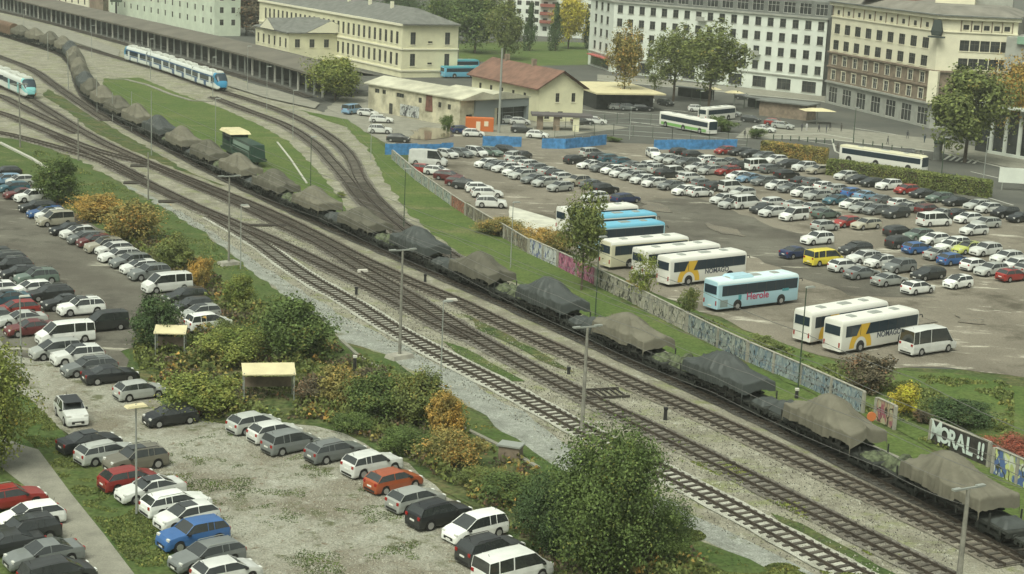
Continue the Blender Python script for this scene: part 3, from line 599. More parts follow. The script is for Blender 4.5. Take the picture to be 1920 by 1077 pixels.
# type: L, W, H, wheel radius, profile of (x, belt, roof, wscale), glass ranges
def prof(kind):
    if kind == 'hatch': return 4.15, 1.78, 1.48, .31, [(-.5, .42, .44, .88), (-.485, .60, .62, .95), (-.455, .66, .70, .99), (-.36, .675, .965, 1), (-.2, .67, .995, 1), (.0, .66, 1, 1), (.09, .655, .975, 1), (.25, .64, .69, 1), (.36, .59, .63, .985), (.45, .52, .545, .95), (.49, .40, .42, .88), (.5, .3, .32, .84)], (2, 3), (3, 6), (6, 7)
    if kind == 'small': return 3.7, 1.65, 1.50, .29, [(-.5, .42, .44, .88), (-.487, .60, .62, .95), (-.46, .66, .72, .99), (-.40, .675, .96, 1), (-.2, .67, .995, 1), (.0, .66, 1, 1), (.10, .655, .975, 1), (.27, .64, .69, 1), (.38, .58, .62, .985), (.46, .51, .535, .95), (.49, .40, .42, .88), (.5, .3, .32, .84)], (2, 3), (3, 6), (6, 7)
    if kind == 'estate': return 4.65, 1.81, 1.48, .32, [(-.5, .40, .42, .88), (-.488, .60, .62, .95), (-.468, .66, .70, .99), (-.39, .675, .95, 1), (-.2, .67, .99, 1), (.0, .66, 1, 1), (.07, .655, .98, 1), (.21, .64, .68, 1), (.34, .59, .62, .985), (.45, .51, .54, .95), (.49, .40, .42, .88), (.5, .3, .32, .84)], (2, 3), (3, 6), (6, 7)
    if kind == 'saloon': return 4.65, 1.80, 1.43, .32, [(-.5, .42, .44, .88), (-.49, .62, .64, .95), (-.45, .67, .71, .98), (-.33, .68, .73, 1), (-.17, .675, .975, 1), (-.05, .67, 1, 1), (.05, .655, .98, 1), (.20, .64, .68, 1), (.34, .59, .63, .985), (.45, .52, .545, .95), (.49, .40, .42, .88), (.5, .3, .32, .84)], (3, 4), (4, 6), (6, 7)
    if kind == 'suv': return 4.45, 1.86, 1.66, .36, [(-.5, .40, .42, .9), (-.488, .60, .62, .96), (-.465, .645, .70, 1), (-.40, .66, .95, 1), (-.2, .655, .99, 1), (.0, .65, 1, 1), (.07, .645, .98, 1), (.20, .63, .68, 1), (.33, .60, .64, .99), (.45, .56, .585, .96), (.485, .44, .46, .9), (.5, .32, .34, .86)], (2, 3), (3, 6), (6, 7)
    if kind == 'mpv': return 4.4, 1.8, 1.66, .32, [(-.5, .38, .40, .9), (-.49, .55, .58, .96), (-.47, .60, .66, 1), (-.42, .61, .96, 1), (-.2, .605, 1, 1), (.0, .60, 1, 1), (.10, .595, .97, 1), (.30, .57, .63, 1), (.39, .53, .57, .985), (.46, .47, .5, .95), (.49, .38, .40, .88), (.5, .3, .32, .84)], (2, 3), (3, 6), (6, 7)
    if kind in ('van', 'panel'): return (5.1, 1.95, 1.98, .34, [(-.5, .25, .27, .94), (-.495, .50, .53, .97), (-.49, .56, .60, 1), (-.475, .57, .965, 1), (-.2, .57, 1, 1), (.0, .57, 1, 1), (.20, .57, .985, 1), (.35, .55, .62, 1), (.42, .50, .54, .985), (.475, .43, .46, .95), (.495, .3, .32, .9), (.5, .25, .27, .86)], (2, 3), (3, 6), (6, 7))
    if kind == 'box': return (4.4, 1.82, 1.84, .31, [(-.5, .25, .27, .94), (-.495, .50, .53, .97), (-.49, .56, .60, 1), (-.475, .57, .965, 1), (-.2, .57, 1, 1), (.0, .57, 1, 1), (.10, .57, .975, 1), (.27, .55, .60, 1), (.40, .48, .52, .985), (.47, .42, .45, .95), (.495, .3, .32, .9), (.5, .25, .27, .86)], (2, 3), (3, 6), (6, 7))
    if kind == 'bigvan': return (6.2, 2.02, 2.62, .36, [(-.5, .22, .24, .94), (-.496, .42, .45, .97), (-.492, .47, .51, 1), (-.48, .47, .955, 1), (-.2, .47, 1, 1), (.0, .47, 1, 1), (.24, .46, .975, 1), (.37, .44, .52, 1), (.43, .38, .42, .985), (.48, .33, .36, .95), (.496, .25, .27, .9), (.5, .22, .24, .86)], (2, 3), (3, 6), (6, 7))
CT = {}
def cartype(kind):
    if kind in CT: return CT[kind]
    L, Wd, H, wr, P, rg, sg, fg = prof(kind.replace('bigpanel', 'bigvan')); L *= 1.06; Wd *= 1.05; H *= 1.03; wr *= 1.05; hw = Wd/2; xw = [-.5*L+.2*L, .5*L-.195*L]
    def at(x):
        t = x/L
        for i in range(len(P)-1):
            if t <= P[i+1][0]+1e-9:
                a, b = P[i], P[i+1]; k = (t-a[0])/(b[0]-a[0]); return [a[q]+(b[q]-a[q])*k for q in (1, 2, 3)], i
        return list(P[-1][1:]), len(P)-2
    xs = {round(p[0]*L, 4) for p in P}
    ar = wr+.07
    for c in xw:
        for dx in (-1.02, -1, -.72, -.35, 0, .35, .72, 1, 1.02): xs.add(round(c+dx*ar, 4))
    xs = sorted(xs); xs = [x for i, x in enumerate(xs) if i == 0 or x-xs[i-1] > .012]
    body = MB(); glass = MB(); rows = []; seg = []
    for x in xs:
        (be, ro, ws), i = at(x); zb = .2
        for c in xw:
            if abs(x-c) < ar*1.005: zb = max(zb, wr+math.sqrt(max(0, ar*ar-(x-c)**2)))
        be *= H; ro *= H; z1 = max(zb+.01, zb*.5+.25 if zb < .3 else zb+.01); z2 = max(zb+.03, be*.72); w_ = hw*ws
        cab = min(1, max(0, (ro-be)/(.27*H))); wt = w_*(.965-.17*cab) if kind not in ('van', 'panel', 'box', 'bigvan', 'bigpanel') else w_*(.965-.09*cab)
        rows.append([(x, w_*.93, zb), (x, w_*.985, z1), (x, w_, z2), (x, w_*.965, be), (x, wt, ro-.05*cab), (x, wt*.82, ro-.008), (x, 0, ro+.012)]); seg.append(i)
    for i in range(len(xs)-1):
        sgi = at((xs[i]+xs[i+1])/2)[1]
        for j in range(6):
            for sy in (1, -1):
                q = [rows[i][j], rows[i+1][j], rows[i+1][j+1], rows[i][j+1]]
                q = [(a, b*sy, c) for a, b, c in q]
                if sy < 0: q = q[::-1]
                isg = (j == 3 and (sg[0] <= sgi < sg[1] or sgi in (rg[0], fg[0]))) or (j >= 3 and sgi in (rg[0], fg[0]))
                if kind == 'panel' and j == 3 and sgi < 5: isg = False
                if kind == 'panel' and sgi == rg[0]: isg = False
                if kind == 'bigpanel' and (sgi == rg[0] or (j == 3 and sgi < 5)): isg = False
                (glass if isg else body).quad(*q)
    # white-painted corner posts over the glass
    for sy in (1, -1):
        for (ia, ib) in ((fg[0], fg[1]), (rg[0], rg[1])):
            a = P[ia]; b = P[ib]
            def pt(p): 
                ws = p[3]*hw; cab = min(1, max(0, (p[2]-p[1])/.27)); k = .17 if kind not in ('van', 'panel', 'box', 'bigvan', 'bigpanel') else .09
                return Vector((p[0]*L, sy*(ws*(.965-k*cab)), p[2]*H-.05*cab+.012))
            body.tube([pt(a), pt(b)], .026, 5)
    for c in (.5*(P[sg[0]][0]+P[sg[1]][0])*L+.1,) + (((P[sg[0]][0])*L+.75,) if kind in ('estate', 'van', 'bigvan', 'mpv', 'suv') else ()):
        (be, ro, ws), i = at(c)
        for sy in (1, -1):
            k = .17 if kind not in ('van', 'panel', 'box', 'bigvan', 'bigpanel') else .09
            body.tube([(c, sy*(hw*ws*.965+.004), be*H), (c, sy*(hw*ws*(.965-k)+.004), ro*H-.05)], .024 if kind != 'van' else .045, 5)
    # nose and tail caps
    for idx, sgn in ((0, 1), (len(xs)-1, -1)):
        rr = rows[idx]; ring = [(a, b, c) for a, b, c in rr]+[(a, -b, c) for a, b, c in rr[::-1][1:]]
        body.add(ring, [tuple(range(len(ring)))[::sgn]])
    ub = MB(); ub.box((0, 0, .37), (L*.93, Wd*.84, .34))
    for c in xw:
        for sy in (-1, 1): ub.cyl((c, sy*(hw-.19), wr+.02), (0, 1, 0), ar-.005, .24, 16)
    ub.box((L/2-.03, 0, .42), (.1, Wd*.52, .2)); ub.box((-L/2+.03, 0, .33), (.09, Wd*.7, .16))
    hl = MB(); hl.box((0, 0, 0), (.16, .36, .15)); tl = MB(); tl.box((0, 0, 0), (.09, .26, .22))
    mi = MB(); mi.box((0, 0, 0), (.2, .2, .14), 0, 0, .8)
    pl = MB(); pl.box((0, 0, 0), (.03, .5, .12))
    wh = MB(); wh.cyl((0, 0, 0), (0, 1, 0), wr, .2, 18)
    ri = MB(); ri.cyl((0, 0, 0), (0, 1, 0), wr*.66, .02, 12)
    hz = (P[9][1])*H-.03; tz = P[1][1]*H-.06 if kind not in ('van', 'panel', 'box', 'bigvan', 'bigpanel') else P[2][1]*H-.1
    hx = P[9][0]*L+.03; tx = P[1][0]*L-.005
    mx = P[7][0]*L-.18
    pos = dict(wheels=[(c, sy*(hw-.10), wr) for c in xw for sy in (-1, 1)], head=[(hx, sy*hw*.72, hz) for sy in (-1, 1)], tail=[(tx, sy*hw*.76, tz) for sy in (-1, 1)], mirror=[(mx, sy*(hw+.08), P[7][1]*H+.06) for sy in (-1, 1)], plate=[(P[0][0]*L-.012, 0, .42*H if kind not in ('van', 'panel', 'box', 'bigvan', 'bigpanel') else .24*H+.1), (P[-1][0]*L+.012, 0, .36)])
    t = dict(body=body.mesh('body', PAINT['white'], 32), glass=glass.mesh('windows', GLASS, 40), under=ub.mesh('underbody', BLACK), head=hl.mesh('headlight', HEADL), tail=tl.mesh('tail_light', TAILL), mirror=mi.mesh('mirror', BLACK), plate=pl.mesh('number_plate', PLATE), wheel=wh.mesh('wheel', TYRE, 40), rim=ri.mesh('rim', RIM), pos=pos, L=L, hw=hw, H=H)
    # far version: everything in one mesh
    far = MB(); 
    def absorb(src, m, off=(0, 0, 0)): far.add([(a+off[0], b+off[1], c+off[2]) for a, b, c in src.v], src.f, m)
    absorb(body, 0); absorb(glass, 1); absorb(ub, 2)
    for p in pos['wheels']: absorb(wh, 2, p); absorb(ri, 3, (p[0], p[1]+math.copysign(.105, p[1]), p[2]))
    for p in pos['head']: absorb(hl, 4, p)
    for p in pos['tail']: absorb(tl, 5, p)
    for p in pos['mirror']: absorb(mi, 2, p)
    t['far'] = far.mesh('car_far', [PAINT['white'], GLASS, BLACK, RIM, HEADL, TAILL], 32)
    CT[kind] = t; return t
CAT = dict(bigpanel='panel van', hatch='hatchback', small='small car', estate='estate car', saloon='saloon car', suv='suv', mpv='people carrier', van='minibus van', panel='panel van', box='small van', bigvan='minibus')
NAMEK = dict(bigpanel='parked_panel_van', hatch='parked_hatchback', small='parked_small_car', estate='parked_estate_car', saloon='parked_saloon', suv='parked_suv', mpv='parked_people_carrier', van='parked_van', panel='parked_panel_van', box='parked_small_van', bigvan='parked_minibus')
def put_car(x, y, kind, colr, rz, label, group, roof=None):
    t = cartype(kind); p = G(x, y, .72 if kind not in ('van', 'panel', 'bigvan', 'bigpanel') else 1.0); p.z = 0; s = SC(x, y)
    gz = .12
    if s < 13.4 and roof is None:
        o = link(NAMEK[kind], t['far'], None, (p.x, p.y, gz), rz); setmat(o, PAINT[colr]); tag(o, label, CAT[kind], group); return o
    r = empty(NAMEK[kind], (p.x, p.y, gz), rz, label, CAT[kind], group)
    o = link('body', t['body'], r); setmat(o, PAINT[colr])
    if roof:
        q = MB(); q.box((-.05*t['L'], 0, t['H']+.02), (t['L']*.5, t['hw']*1.5, .03)); q.build('roof_panel', roof, r)
    link('windows', t['glass'], r); link('underbody', t['under'], r)
    if kind not in ('van', 'panel', 'bigvan', 'bigpanel', 'box') and not roof:
        if random.random() < .3: q = MB(); q.box((-.02*t['L'], 0, t['H']+.006), (t['L']*.24, t['hw']*1.1, .03)); q.build('sunroof', GLASS, r)
        if kind in ('estate', 'suv') and random.random() < .8:
            for sy in (-1, 1): q = MB(); q.tube([(-.34*t['L'], 0, -.04), (-.30*t['L'], 0, .04), (.02*t['L'], 0, .05), (.06*t['L'], 0, 0)], .025, 5); q.build('roof_rail', GALV if random.random() < .5 else BLACK, r, (0, sy*t['hw']*.72, t['H']+.0))
    q = MB(); q.tube([(0, 0, 0), (-.12, 0, .22)], .015, 4); q.build('aerial', BLACK, r, (-.36*t['L'], 0, t['H']*.97))
    for q in t['pos']['wheels']:
        wv = link('wheel', t['wheel'], r, q); link('rim', t['rim'], wv, (0, math.copysign(.105, q[1]), 0))
    for nm, k in (('headlight', 'head'), ('tail_light', 'tail'), ('mirror', 'mirror'), ('number_plate', 'plate')):
        for q in t['pos'][k]: link(nm, t[k], r, q)
    return r
USED = {}
def ordn(i): return ['first', 'second', 'third', 'fourth', 'fifth', 'sixth', 'seventh', 'eighth', 'ninth', 'tenth', 'eleventh', 'twelfth', 'thirteenth', 'fourteenth', 'fifteenth', 'sixteenth', 'seventeenth', 'eighteenth', 'nineteenth', 'twentieth'][i] if i < 20 else f'{i+1}th'
def row(where, group, data, ang=37.0, end='left'):
    items = []
    for ln in data.replace('\n', ';').split(';'):
        ln = ln.strip()
        if not ln: continue
        a = ln.split(); x, y = float(a[0]), float(a[1]); items.append((x, y, a[2], a[3], a[4:]))
    desc = [f"{CN.get(c, c)} {CAT[k]}" for _, _, k, c, _ in items]
    for i, (x, y, k, c, fl) in enumerate(items):
        rz = ang+rnd(-2.5, 2.5)
        for q in fl:
            if q == 'f': rz += 180
            if q.startswith('a'): rz = float(q[1:])
        if desc.count(desc[i]) == 1: lab = f"{desc[i]} parked in {where}"
        else:
            lab = None
            for o in (i-1, i+1):
                if 0 <= o < len(desc) and desc.count(desc[o]) == 1 and desc[o] != desc[i]: lab = f"{desc[i]} just {'right' if o < i else 'left'} of the {desc[o]}, {where.replace('the ', '', 1)}"; break
            if not lab:
                n = [j for j in range(len(desc)) if desc[j] == desc[i]].index(i); lab = f"{desc[i]}, {ordn(n)} of its kind from {end}, {where.replace('the ', '', 1)}"
        put_car(x, y, k, c, R_(rz), lab, group, PAINT['black'] if 'br' in fl else None)
random.seed(11)
row('the row along the autumn bushes', 'cars along the autumn bushes', """12 323 hatch dark f;10 337 estate lightblue f;37 340 small white f;26 352 hatch teal f;40 364 saloon maroon f;60 370 suv white f;70 388 estate dark f;86 399 estate blue f
95 404 small white f;103 414 box beige f;130 430 saloon black f;146 437 hatch white f;160 447 hatch grey f;178 453 hatch maroon f;196 463 suv beige f;214 468 hatch white f
224 480 estate white f;245 490 estate grey f;262 502 hatch white f;280 513 suv grey f;313 531 van white f;347 556 estate dark f;362 574 hatch dark f;377 588 small silver f;391 606 mpv white""", 36)
row('the crowded left block', 'cars of the crowded left block', """-12 478 hatch dark f;8 487 estate dark f;20 501 suv dark f;38 513 hatch black f;68 522 suv green f;-8 543 hatch white f;60 542 hatch white f;93 551 estate dark f;12 560 saloon teal f;122 568 saloon dark f;32 580 hatch red f;152 578 suv white f
40 599 saloon silver f;195 607 box dark f;57 616 saloon maroon f;122 625 van white f;104 658 mpv silver f;145 669 suv white f;167 689 estate grey f;207 703 saloon black;262 733 hatch silver;320 781 hatch black f;-20 596 hatch grey f""", 34)
row('the row beside the footpath', 'cars beside the footpath', """134 774 suv white a-62 br;168 829 saloon black;202 849 estate silver;254 864 suv brown f;243 899 hatch red;282 918 saloon white f;330 944 estate white;350 969 hatch white f;362 1005 suv blue f;388 1043 estate grey f;425 1073 hatch white""", 39)
row('the bottom left corner', 'cars in the bottom left corner', """20 934 estate red;58 969 hatch white f;44 1000 suv dark f;82 1040 saloon grey f;108 1078 mpv dark;10 1020 saloon dark f""", 35)
row('the row before the shrubs', 'cars in front of the shrubs', """476 794 hatch silver;516 811 hatch white;546 831 mpv grey;630 846 estate grey;698 872 suv white;738 902 hatch orange;780 937 hatch silver;824 966 suv black;891 992 mpv white f;920 1033 suv dark;962 1064 van white""", 39)
W1 = 'the row by the graffiti wall'
row(W1, 'cars by the graffiti wall', """803 300 bigpanel white a-8;795 318 small red;820 321 hatch white a-20;842 331 estate maroon a-20;861 342 hatch maroon a-20;874 347 hatch dark a-20;899 353 hatch white a12;913 362 estate white a12;921 381 suv white a3""", -20)
row('the row under the blue fence', 'cars under the blue fence', """838 289 hatch white a-40;866 287 estate grey a-45;893 286 mpv white a-45;921 285 estate green a-45;950 282 estate dark a-45;965 294 mpv silver a60;980 292 hatch dark a60""", -45)
row('the leftmost island, front line', 'front cars of the leftmost island', """913 307 hatch white f;931 311 hatch grey f;948 315 estate white f;966 322 hatch white f;980 328 estate silver f;1003 336 saloon grey f;1022 342 hatch silver f;1050 351 hatch silver f""", 37)
row('the leftmost island, back line', 'back cars of the leftmost island', """975 302 hatch silver;996 309 estate white;1013 316 hatch grey;1033 322 saloon silver;1046 328 hatch dark;1058 333 hatch white;1081 341 suv beige f;1113 346 saloon grey;1134 356 suv black;1115 370 hatch white f;1173 373 estate navy""", 37)
row('the second island, front line', 'front cars of the second island', """1079 300 hatch dark;1107 309 saloon white f;1131 315 estate grey f;1150 319 hatch white f;1166 325 hatch white f;1187 330 estate silver f;1205 337 hatch white f;1227 343 hatch white f;1259 348 saloon grey f;1284 358 hatch white f;1313 361 hatch white""", 35)
row('the second island, back line', 'back cars of the second island', """1110 288 mpv silver;1126 295 hatch dark;1146 298 estate teal;1168 304 hatch teal;1190 311 saloon grey;1206 317 hatch silver;1222 311 hatch white;1236 318 suv silver;1250 326 hatch dark;1267 324 box white;1296 333 estate white;1318 345 hatch grey;1344 350 hatch dark""", 35)
row('the long island, front line', 'front cars of the third island', """1225 289 suv white a-80;1248 298 hatch silver f;1268 301 saloon silver f;1289 305 estate grey f;1309 314 saloon white f;1331 320 hatch silver f;1364 321 estate red f;1384 331 hatch white f;1406 334 saloon lightblue f;1433 340 estate grey f;1458 348 hatch white f;1483 353 saloon grey f;1506 361 hatch white f;1532 367 estate silver f;1569 375 saloon teal f;1598 383 hatch white f;1618 390 estate silver f;1642 394 hatch grey f;1680 400 suv dark f""", 35)
row('the long island, back line', 'back cars of the third island', """1276 286 hatch dark;1300 291 hatch dark;1331 300 estate white;1350 306 hatch silver;1372 304 saloon grey;1392 311 hatch dark;1420 309 van white;1446 317 estate grey;1475 327 estate black;1504 340 saloon dark;1526 343 hatch grey;1548 350 hatch white;1574 355 estate silver;1600 362 hatch blue;1625 367 saloon lightblue;1656 375 saloon grey;1688 382 hatch white;1704 390 saloon silver;1722 386 estate beige;1741 393 estate maroon;1770 401 saloon silver;1797 401 saloon dark""", 35)
row('the row along the clipped hedges', 'cars along the clipped hedges', """1360 283 hatch red f;1388 285 estate dark f;1407 289 hatch dark f;1432 293 hatch grey f;1455 300 hatch white f;1478 308 estate dark f;1508 314 suv white f;1535 319 estate beige f;1586 330 hatch white f;1610 337 saloon dark f;1634 343 hatch dark f;1666 348 suv white f;1700 356 hatch red f;1730 363 saloon dark f;1762 371 estate green f;1793 378 saloon dark f;1832 385 estate silver f;1853 391 hatch white f;1884 400 suv black f;1914 408 saloon black f""", 32)
row('the short middle row', 'cars of the short middle row', """1356 374 hatch white f;1372 383 hatch silver f;1398 379 van white;1433 391 saloon dark f;1448 398 hatch white f;1488 405 box white f;1372 352 box white;1392 362 hatch silver f;1454 380 estate white;1494 385 saloon silver;1530 390 hatch silver;1549 401 saloon green;1547 424 hatch silver;1587 417 hatch red f;1624 421 estate beige f""", 35)
row('the white minibus van group', 'cars around the white minibus van', """1752 412 van white;1815 410 hatch white f;1848 419 estate silver f;1826 432 hatch white f""", 28)
row('the yellow van group', 'cars around the yellow van', """1532 449 suv white f;1494 474 saloon navy;1545 483 van yellow;1604 467 estate dark f;1620 483 estate white f;1583 499 hatch white;1650 491 hatch white f;1616 512 saloon grey;1686 501 suv grey f;1668 525 saloon silver;1740 514 estate dark f;1721 540 hatch white;1796 530 small white f""", 33)
row('the rightmost block', 'cars of the rightmost block', """1686 434 estate dark;1690 456 suv dark;1722 441 estate green f;1752 449 hatch white f;1720 466 hatch blue;1791 456 hatch white f;1815 466 estate lime f;1762 477 saloon silver;1848 470 suv white f;1786 487 hatch blue;1887 483 estate white f;1829 497 hatch white;1858 506 estate silver f;1905 497 hatch white f;1898 517 hatch red;1782 462 saloon white f;1930 505 hatch silver""", 33)
row('the warehouse yard', 'cars in the station yard', """661 205 van lightblue a60;690 212 hatch white a-20;715 224 estate white a0;713 244 suv white a0;747 260 hatch dark a-5;866 244 hatch navy a20;888 250 hatch white a5;952 226 suv silver a20;975 228 hatch white a5;980 243 suv dark a-5;1008 253 hatch white a-10;1092 228 saloon dark a10;1117 227 estate white a-8""", 0)
row('the far street', 'cars in the far street', """1160 201 estate silver a10;1178 202 suv grey a12;1206 186 panel white a-10;1205 203 estate black a5;1248 193 hatch dark a-50;1307 204 hatch white a0;1433 242 saloon white a-25;1468 236 estate silver a-30;1408 224 hatch dark a-30;1372 213 hatch grey a-20;1452 230 hatch red a-20;1345 150 hatch dark;1395 182 hatch dark a-20""", 0)
# ------------------------------------------------------------ coaches
BW = mat('bus_white', (.72, .72, .66), .35); BBL = mat('bus_light_blue', (.38, .58, .66), .35); BCY = mat('bus_roof_blue', (.16, .45, .62), .4); BYE = mat('bus_yellow', (.66, .42, .04), .4); BCR = mat('bus_cream', (.60, .58, .42), .4); BRED = mat('lettering_red', (.40, .05, .12), .5); BDK = mat('lettering_dark', (.04, .05, .08), .5); BPY = mat('bus_pale_yellow', (.68, .62, .32), .4); BGR = mat('bus_green', (.20, .42, .12), .4); BTQ = mat('lettering_teal', (.06, .28, .32), .5)
def textmesh(body, size, m, extrude=.01, bold=0.0):
    cu = bpy.data.curves.new('t', 'FONT'); cu.body = body; cu.size = size; cu.extrude = extrude; cu.offset = bold; cu.align_x = 'CENTER'; cu.align_y = 'CENTER'
    ob = bpy.data.objects.new('t', cu); COL.objects.link(ob); dg = bpy.context.evaluated_depsgraph_get(); me = bpy.data.meshes.new_from_object(ob.evaluated_get(dg))
    bpy.data.objects.remove(ob); me.materials.clear(); me.materials.append(m); return me
def coach(px, py, ang, label, body=BW, roof=BW, L=12.4, livery=None, H=3.55, group='coaches in the bus car park', name='parked_coach', joint=False):
    p = G(px, py, 1.75); r = empty(name, (p.x, p.y, .1), R_(ang), label, 'coach' if name == 'parked_coach' else 'bus', group)
    hw = 1.27; mb = MB()
    xs = [-L/2, -L/2+.06, -L/2+.25]+[-L/2+.25+(L-.9)*i/10 for i in range(1, 10)]+[L/2-.65, L/2-.25, L/2-.06, L/2]
    top = lambda x: H-(.25 if x > L/2-.1 else .12 if x > L/2-.4 else 0)-(.12 if x < -L/2+.03 else 0)
    ws = lambda x: .9 if abs(x) > L/2-.02 else .97 if abs(x) > L/2-.1 else 1
    st = [(x, .32, top(x), hw*ws(x)) for x in xs]
    PRB = [(.96, 0), (1, .05), (1, .42), (1, .47), (1, .80), (1, .86), (.95, .955), (.86, .99), (0, 1), (-.86, .99), (-.95, .955), (-1, .86), (-1, .80), (-1, .47), (-1, .42), (-1, .05), (-.96, 0)]
    def mf(i, j): return 1 if 5 <= j <= 10 else 0
    loft(st, PRB, mb, mf); mb.build('body', [body, roof], r, smooth=35)
    for sy in (-1, 1):
        q = MB(); q.box((.15, sy*(hw+.006), .32+(H-.32)*.635), (L-.9, .03, (H-.32)*.36)); q.build('side_windows', TGLASS, r)
        q = MB()
        for i in range(7): q.box((-L/2+1.4+i*(L-2.2)/7, sy*(hw+.022), .32+(H-.32)*.635), (.06, .012, (H-.32)*.36))
        q.build('window_bars', BLACK, r)
    q = MB(); q.box((-L/2-.012, 0, .32+(H-.32)*.66), (.04, 2.0, .95)); q.build('rear_window', TGLASS, r)
    q = MB(); q.box((L/2+.012, 0, .32+(H-.32)*.58), (.05, 2.2, 1.7)); q.build('windscreen', TGLASS, r)
    for sy in (-1, 1):
        q = MB(); q.box((0, 0, 0), (.05, .16, .5)); q.build('tail_light', TAILL, r, (-L/2-.02, sy*1.0, 1.0))
        q = MB(); q.tube([(0, 0, 0), (.45, sy*.15, .05), (.5, sy*.2, -.25)], .06, 6); q.build('mirror', BLACK, r, (L/2-.1, sy*1.15, H-.75))
        q = MB(); q.box((0, 0, 0), (.06, .35, .2)); q.build('headlight', HEADL, r, (L/2+.01, sy*.9, .75))
    q = MB(); q.box((-L/2-.03, 0, .62), (.03, .55, .13)); q.build('number_plate', PLATE, r)
    for dx in ((-L/2+3.0, L/2-2.7) if not joint else (-L/2+2.2, -L/2+8, L/2-2.7)):
        for sy in (-1, 1):
            q = MB(); q.cyl((0, 0, 0), (0, 1, 0), .62, .03, 20); q.build('wheel_arch', BLACK, r, (dx, sy*(hw+.004), .62))
            q = MB(); q.cyl((0, 0, 0), (0, 1, 0), .48, .32, 18); wv = q.build('wheel', TYRE, r, (dx, sy*(hw-.10), .48), 40)
            q = MB(); q.cyl((0, 0, 0), (0, 1, 0), .28, .02, 12); q.build('rim', RIM, wv, (0, sy*.165, 0))
    for dx, s_ in ((-L*.28, .9), (L*.02, 1.6), (L*.27, .9)):
        q = MB(); q.box((0, 0, 0), (s_, .9, .09), 0, 0, .8); q.build('roof_hatch', GALV, r, (dx, 0, H+.045))
    if livery == 'hero':
        q = MB(); q.box((0, 0, 0), (3.2, 1.9, .28), 0, 0, .85); q.build('roof_air_conditioner', BBL, r, (-L*.18, 0, H+.14))
        o = link('lettering', textmesh('Herole', 1.15, BRED, .01, .02), r, (-.2, -hw-.02, 1.42)); o.rotation_euler = (R_(90), 0, 0); o.scale = (1.05, 1, 1)
        q = MB(); q.box((0, 0, 0), (.45, .02, .55)); q.build('emblem', BTQ, r, (-2.9, -hw-.012, 1.45))
        q = MB(); q.box((0, 0, 0), (1.0, .02, .3)); q.build('side_sign', BTQ, r, (L/2-2.1, -hw-.012, 1.75))
        q = MB(); q.box((0, 0, 0), (1.1, .02, .8)); q.build('engine_grille', mat('grille_grey', (.22, .28, .27), .6), r, (-L/2+.95, -hw-.014, .95))
    if livery == 'yellow':
        def arc(mb2, R0_, R1_, cx, cz, y, a0, a1, m=0):
            pr = None
            for k in range(13):
                a = R_(a0+(a1-a0)*k/12); c = (cx+R0_*math.cos(a), y, cz+R0_*1.15*math.sin(a)); d = (cx+R1_*math.cos(a), y, cz+R1_*1.15*math.sin(a))
                if pr: mb2.quad(pr[0], pr[1], d, c, m)
                pr = (c, d)
        for sy in (-1, 1):
            q = MB(); arc(q, 1.0, 1.75, -L/2+3.0, .5, sy*(hw+.012), 0, 180); q.build('yellow_arch', BYE, r)
            q = MB(); q.quad((-L/2+2.3, 0, .32+(H-.32)*.455), (-L/2+3.7, 0, .32+(H-.32)*.455), (-L/2+4.3, 0, .32+(H-.32)*.815), (-L/2+2.9, 0, .32+(H-.32)*.815)); q.build('yellow_window_band', BYE, r, (0, sy*(hw+.026), 0))
        o = link('lettering', textmesh('NOMAGO', .85, BDK, .01, .012), r, (1.3, -hw-.02, 1.45)); o.rotation_euler = (R_(90), 0, 0)
    if livery == 'pale':
        for sy in (-1, 1):
            q = MB(); q.box((0, 0, 0), (3.2, .02, 1.1)); q.build('yellow_panel', BPY, r, (-L/2+3.8, sy*(hw+.008), .95))
    if livery == 'green':
        for sy in (-1, 1): q = MB(); q.box((0, 0, 0), (L-1.5, .02, .6)); q.build('green_band', BGR, r, (0, sy*(hw+.008), .8))
    return r
coach(1120, 410, 33, 'white coach farthest left and back, partly behind the autumn tree', BW, BW)
coach(1153, 425, 33, 'coach with cyan roof behind the autumn tree, the further of two', BW, BCY)
coach(1166, 443, 33, 'coach with cyan roof behind the autumn tree, the nearer of two', BBL, BCY)
coach(1208, 472, 34, 'cream and white coach with a wide dark window band beside the cyan ones', BCR, BW)
coach(1268, 487, 36, 'pale yellow and white coach squeezed behind the one with yellow arch', BW, BW, livery='pale')
coach(1316, 502, 36, 'white coach with yellow arch on its side behind the light blue coach', BW, BW, livery='yellow')
coach(1409, 546, 35, 'light blue coach with red Herole lettering on its side', BBL, mat('bus_roof_pale_blue', (.62, .76, .78), .4), livery='hero')
coach(1577, 602, 39, 'white coach with roof hatches, half hidden behind the NOMAGO coach', BW, BW, livery='yellow')
coach(1634, 619, 39, 'white coach with yellow arch and dark NOMAGO lettering beside the minibus', BW, BW, livery='yellow')
put_car(1708, 290, 'suv', 'black', R_(-30), 'black suv on the far side of the long white bus', None)
put_car(1740, 644, 'bigvan', 'white', R_(34), 'white high-roof minibus parked nose right beside the white coach', None)
coach(1656, 296, -43, 'white articulated city bus behind the clipped hedges', BW, BCR, 17.5, group=None, name='city_bus', H=3.1, joint=True)
coach(1290, 230, -55, 'white city bus with green lower band near the blue fence', BW, BW, 16, 'green', group=None, name='city_bus', H=3.1, joint=True)
coach(1344, 212, 48, 'white city bus seen from behind the green banded one', BW, BW, 11, group=None, name='city_bus', H=3.1)
coach(862, 121, 30, 'teal roofed bus by the yellow station, the upper of two', BCY, BTQ, 11, group='teal buses by the station', name='city_bus', H=3.1)
coach(864, 134, 30, 'teal roofed bus by the yellow station, the lower of two', BCY, BTQ, 11, group='teal buses by the station', name='city_bus', H=3.1)
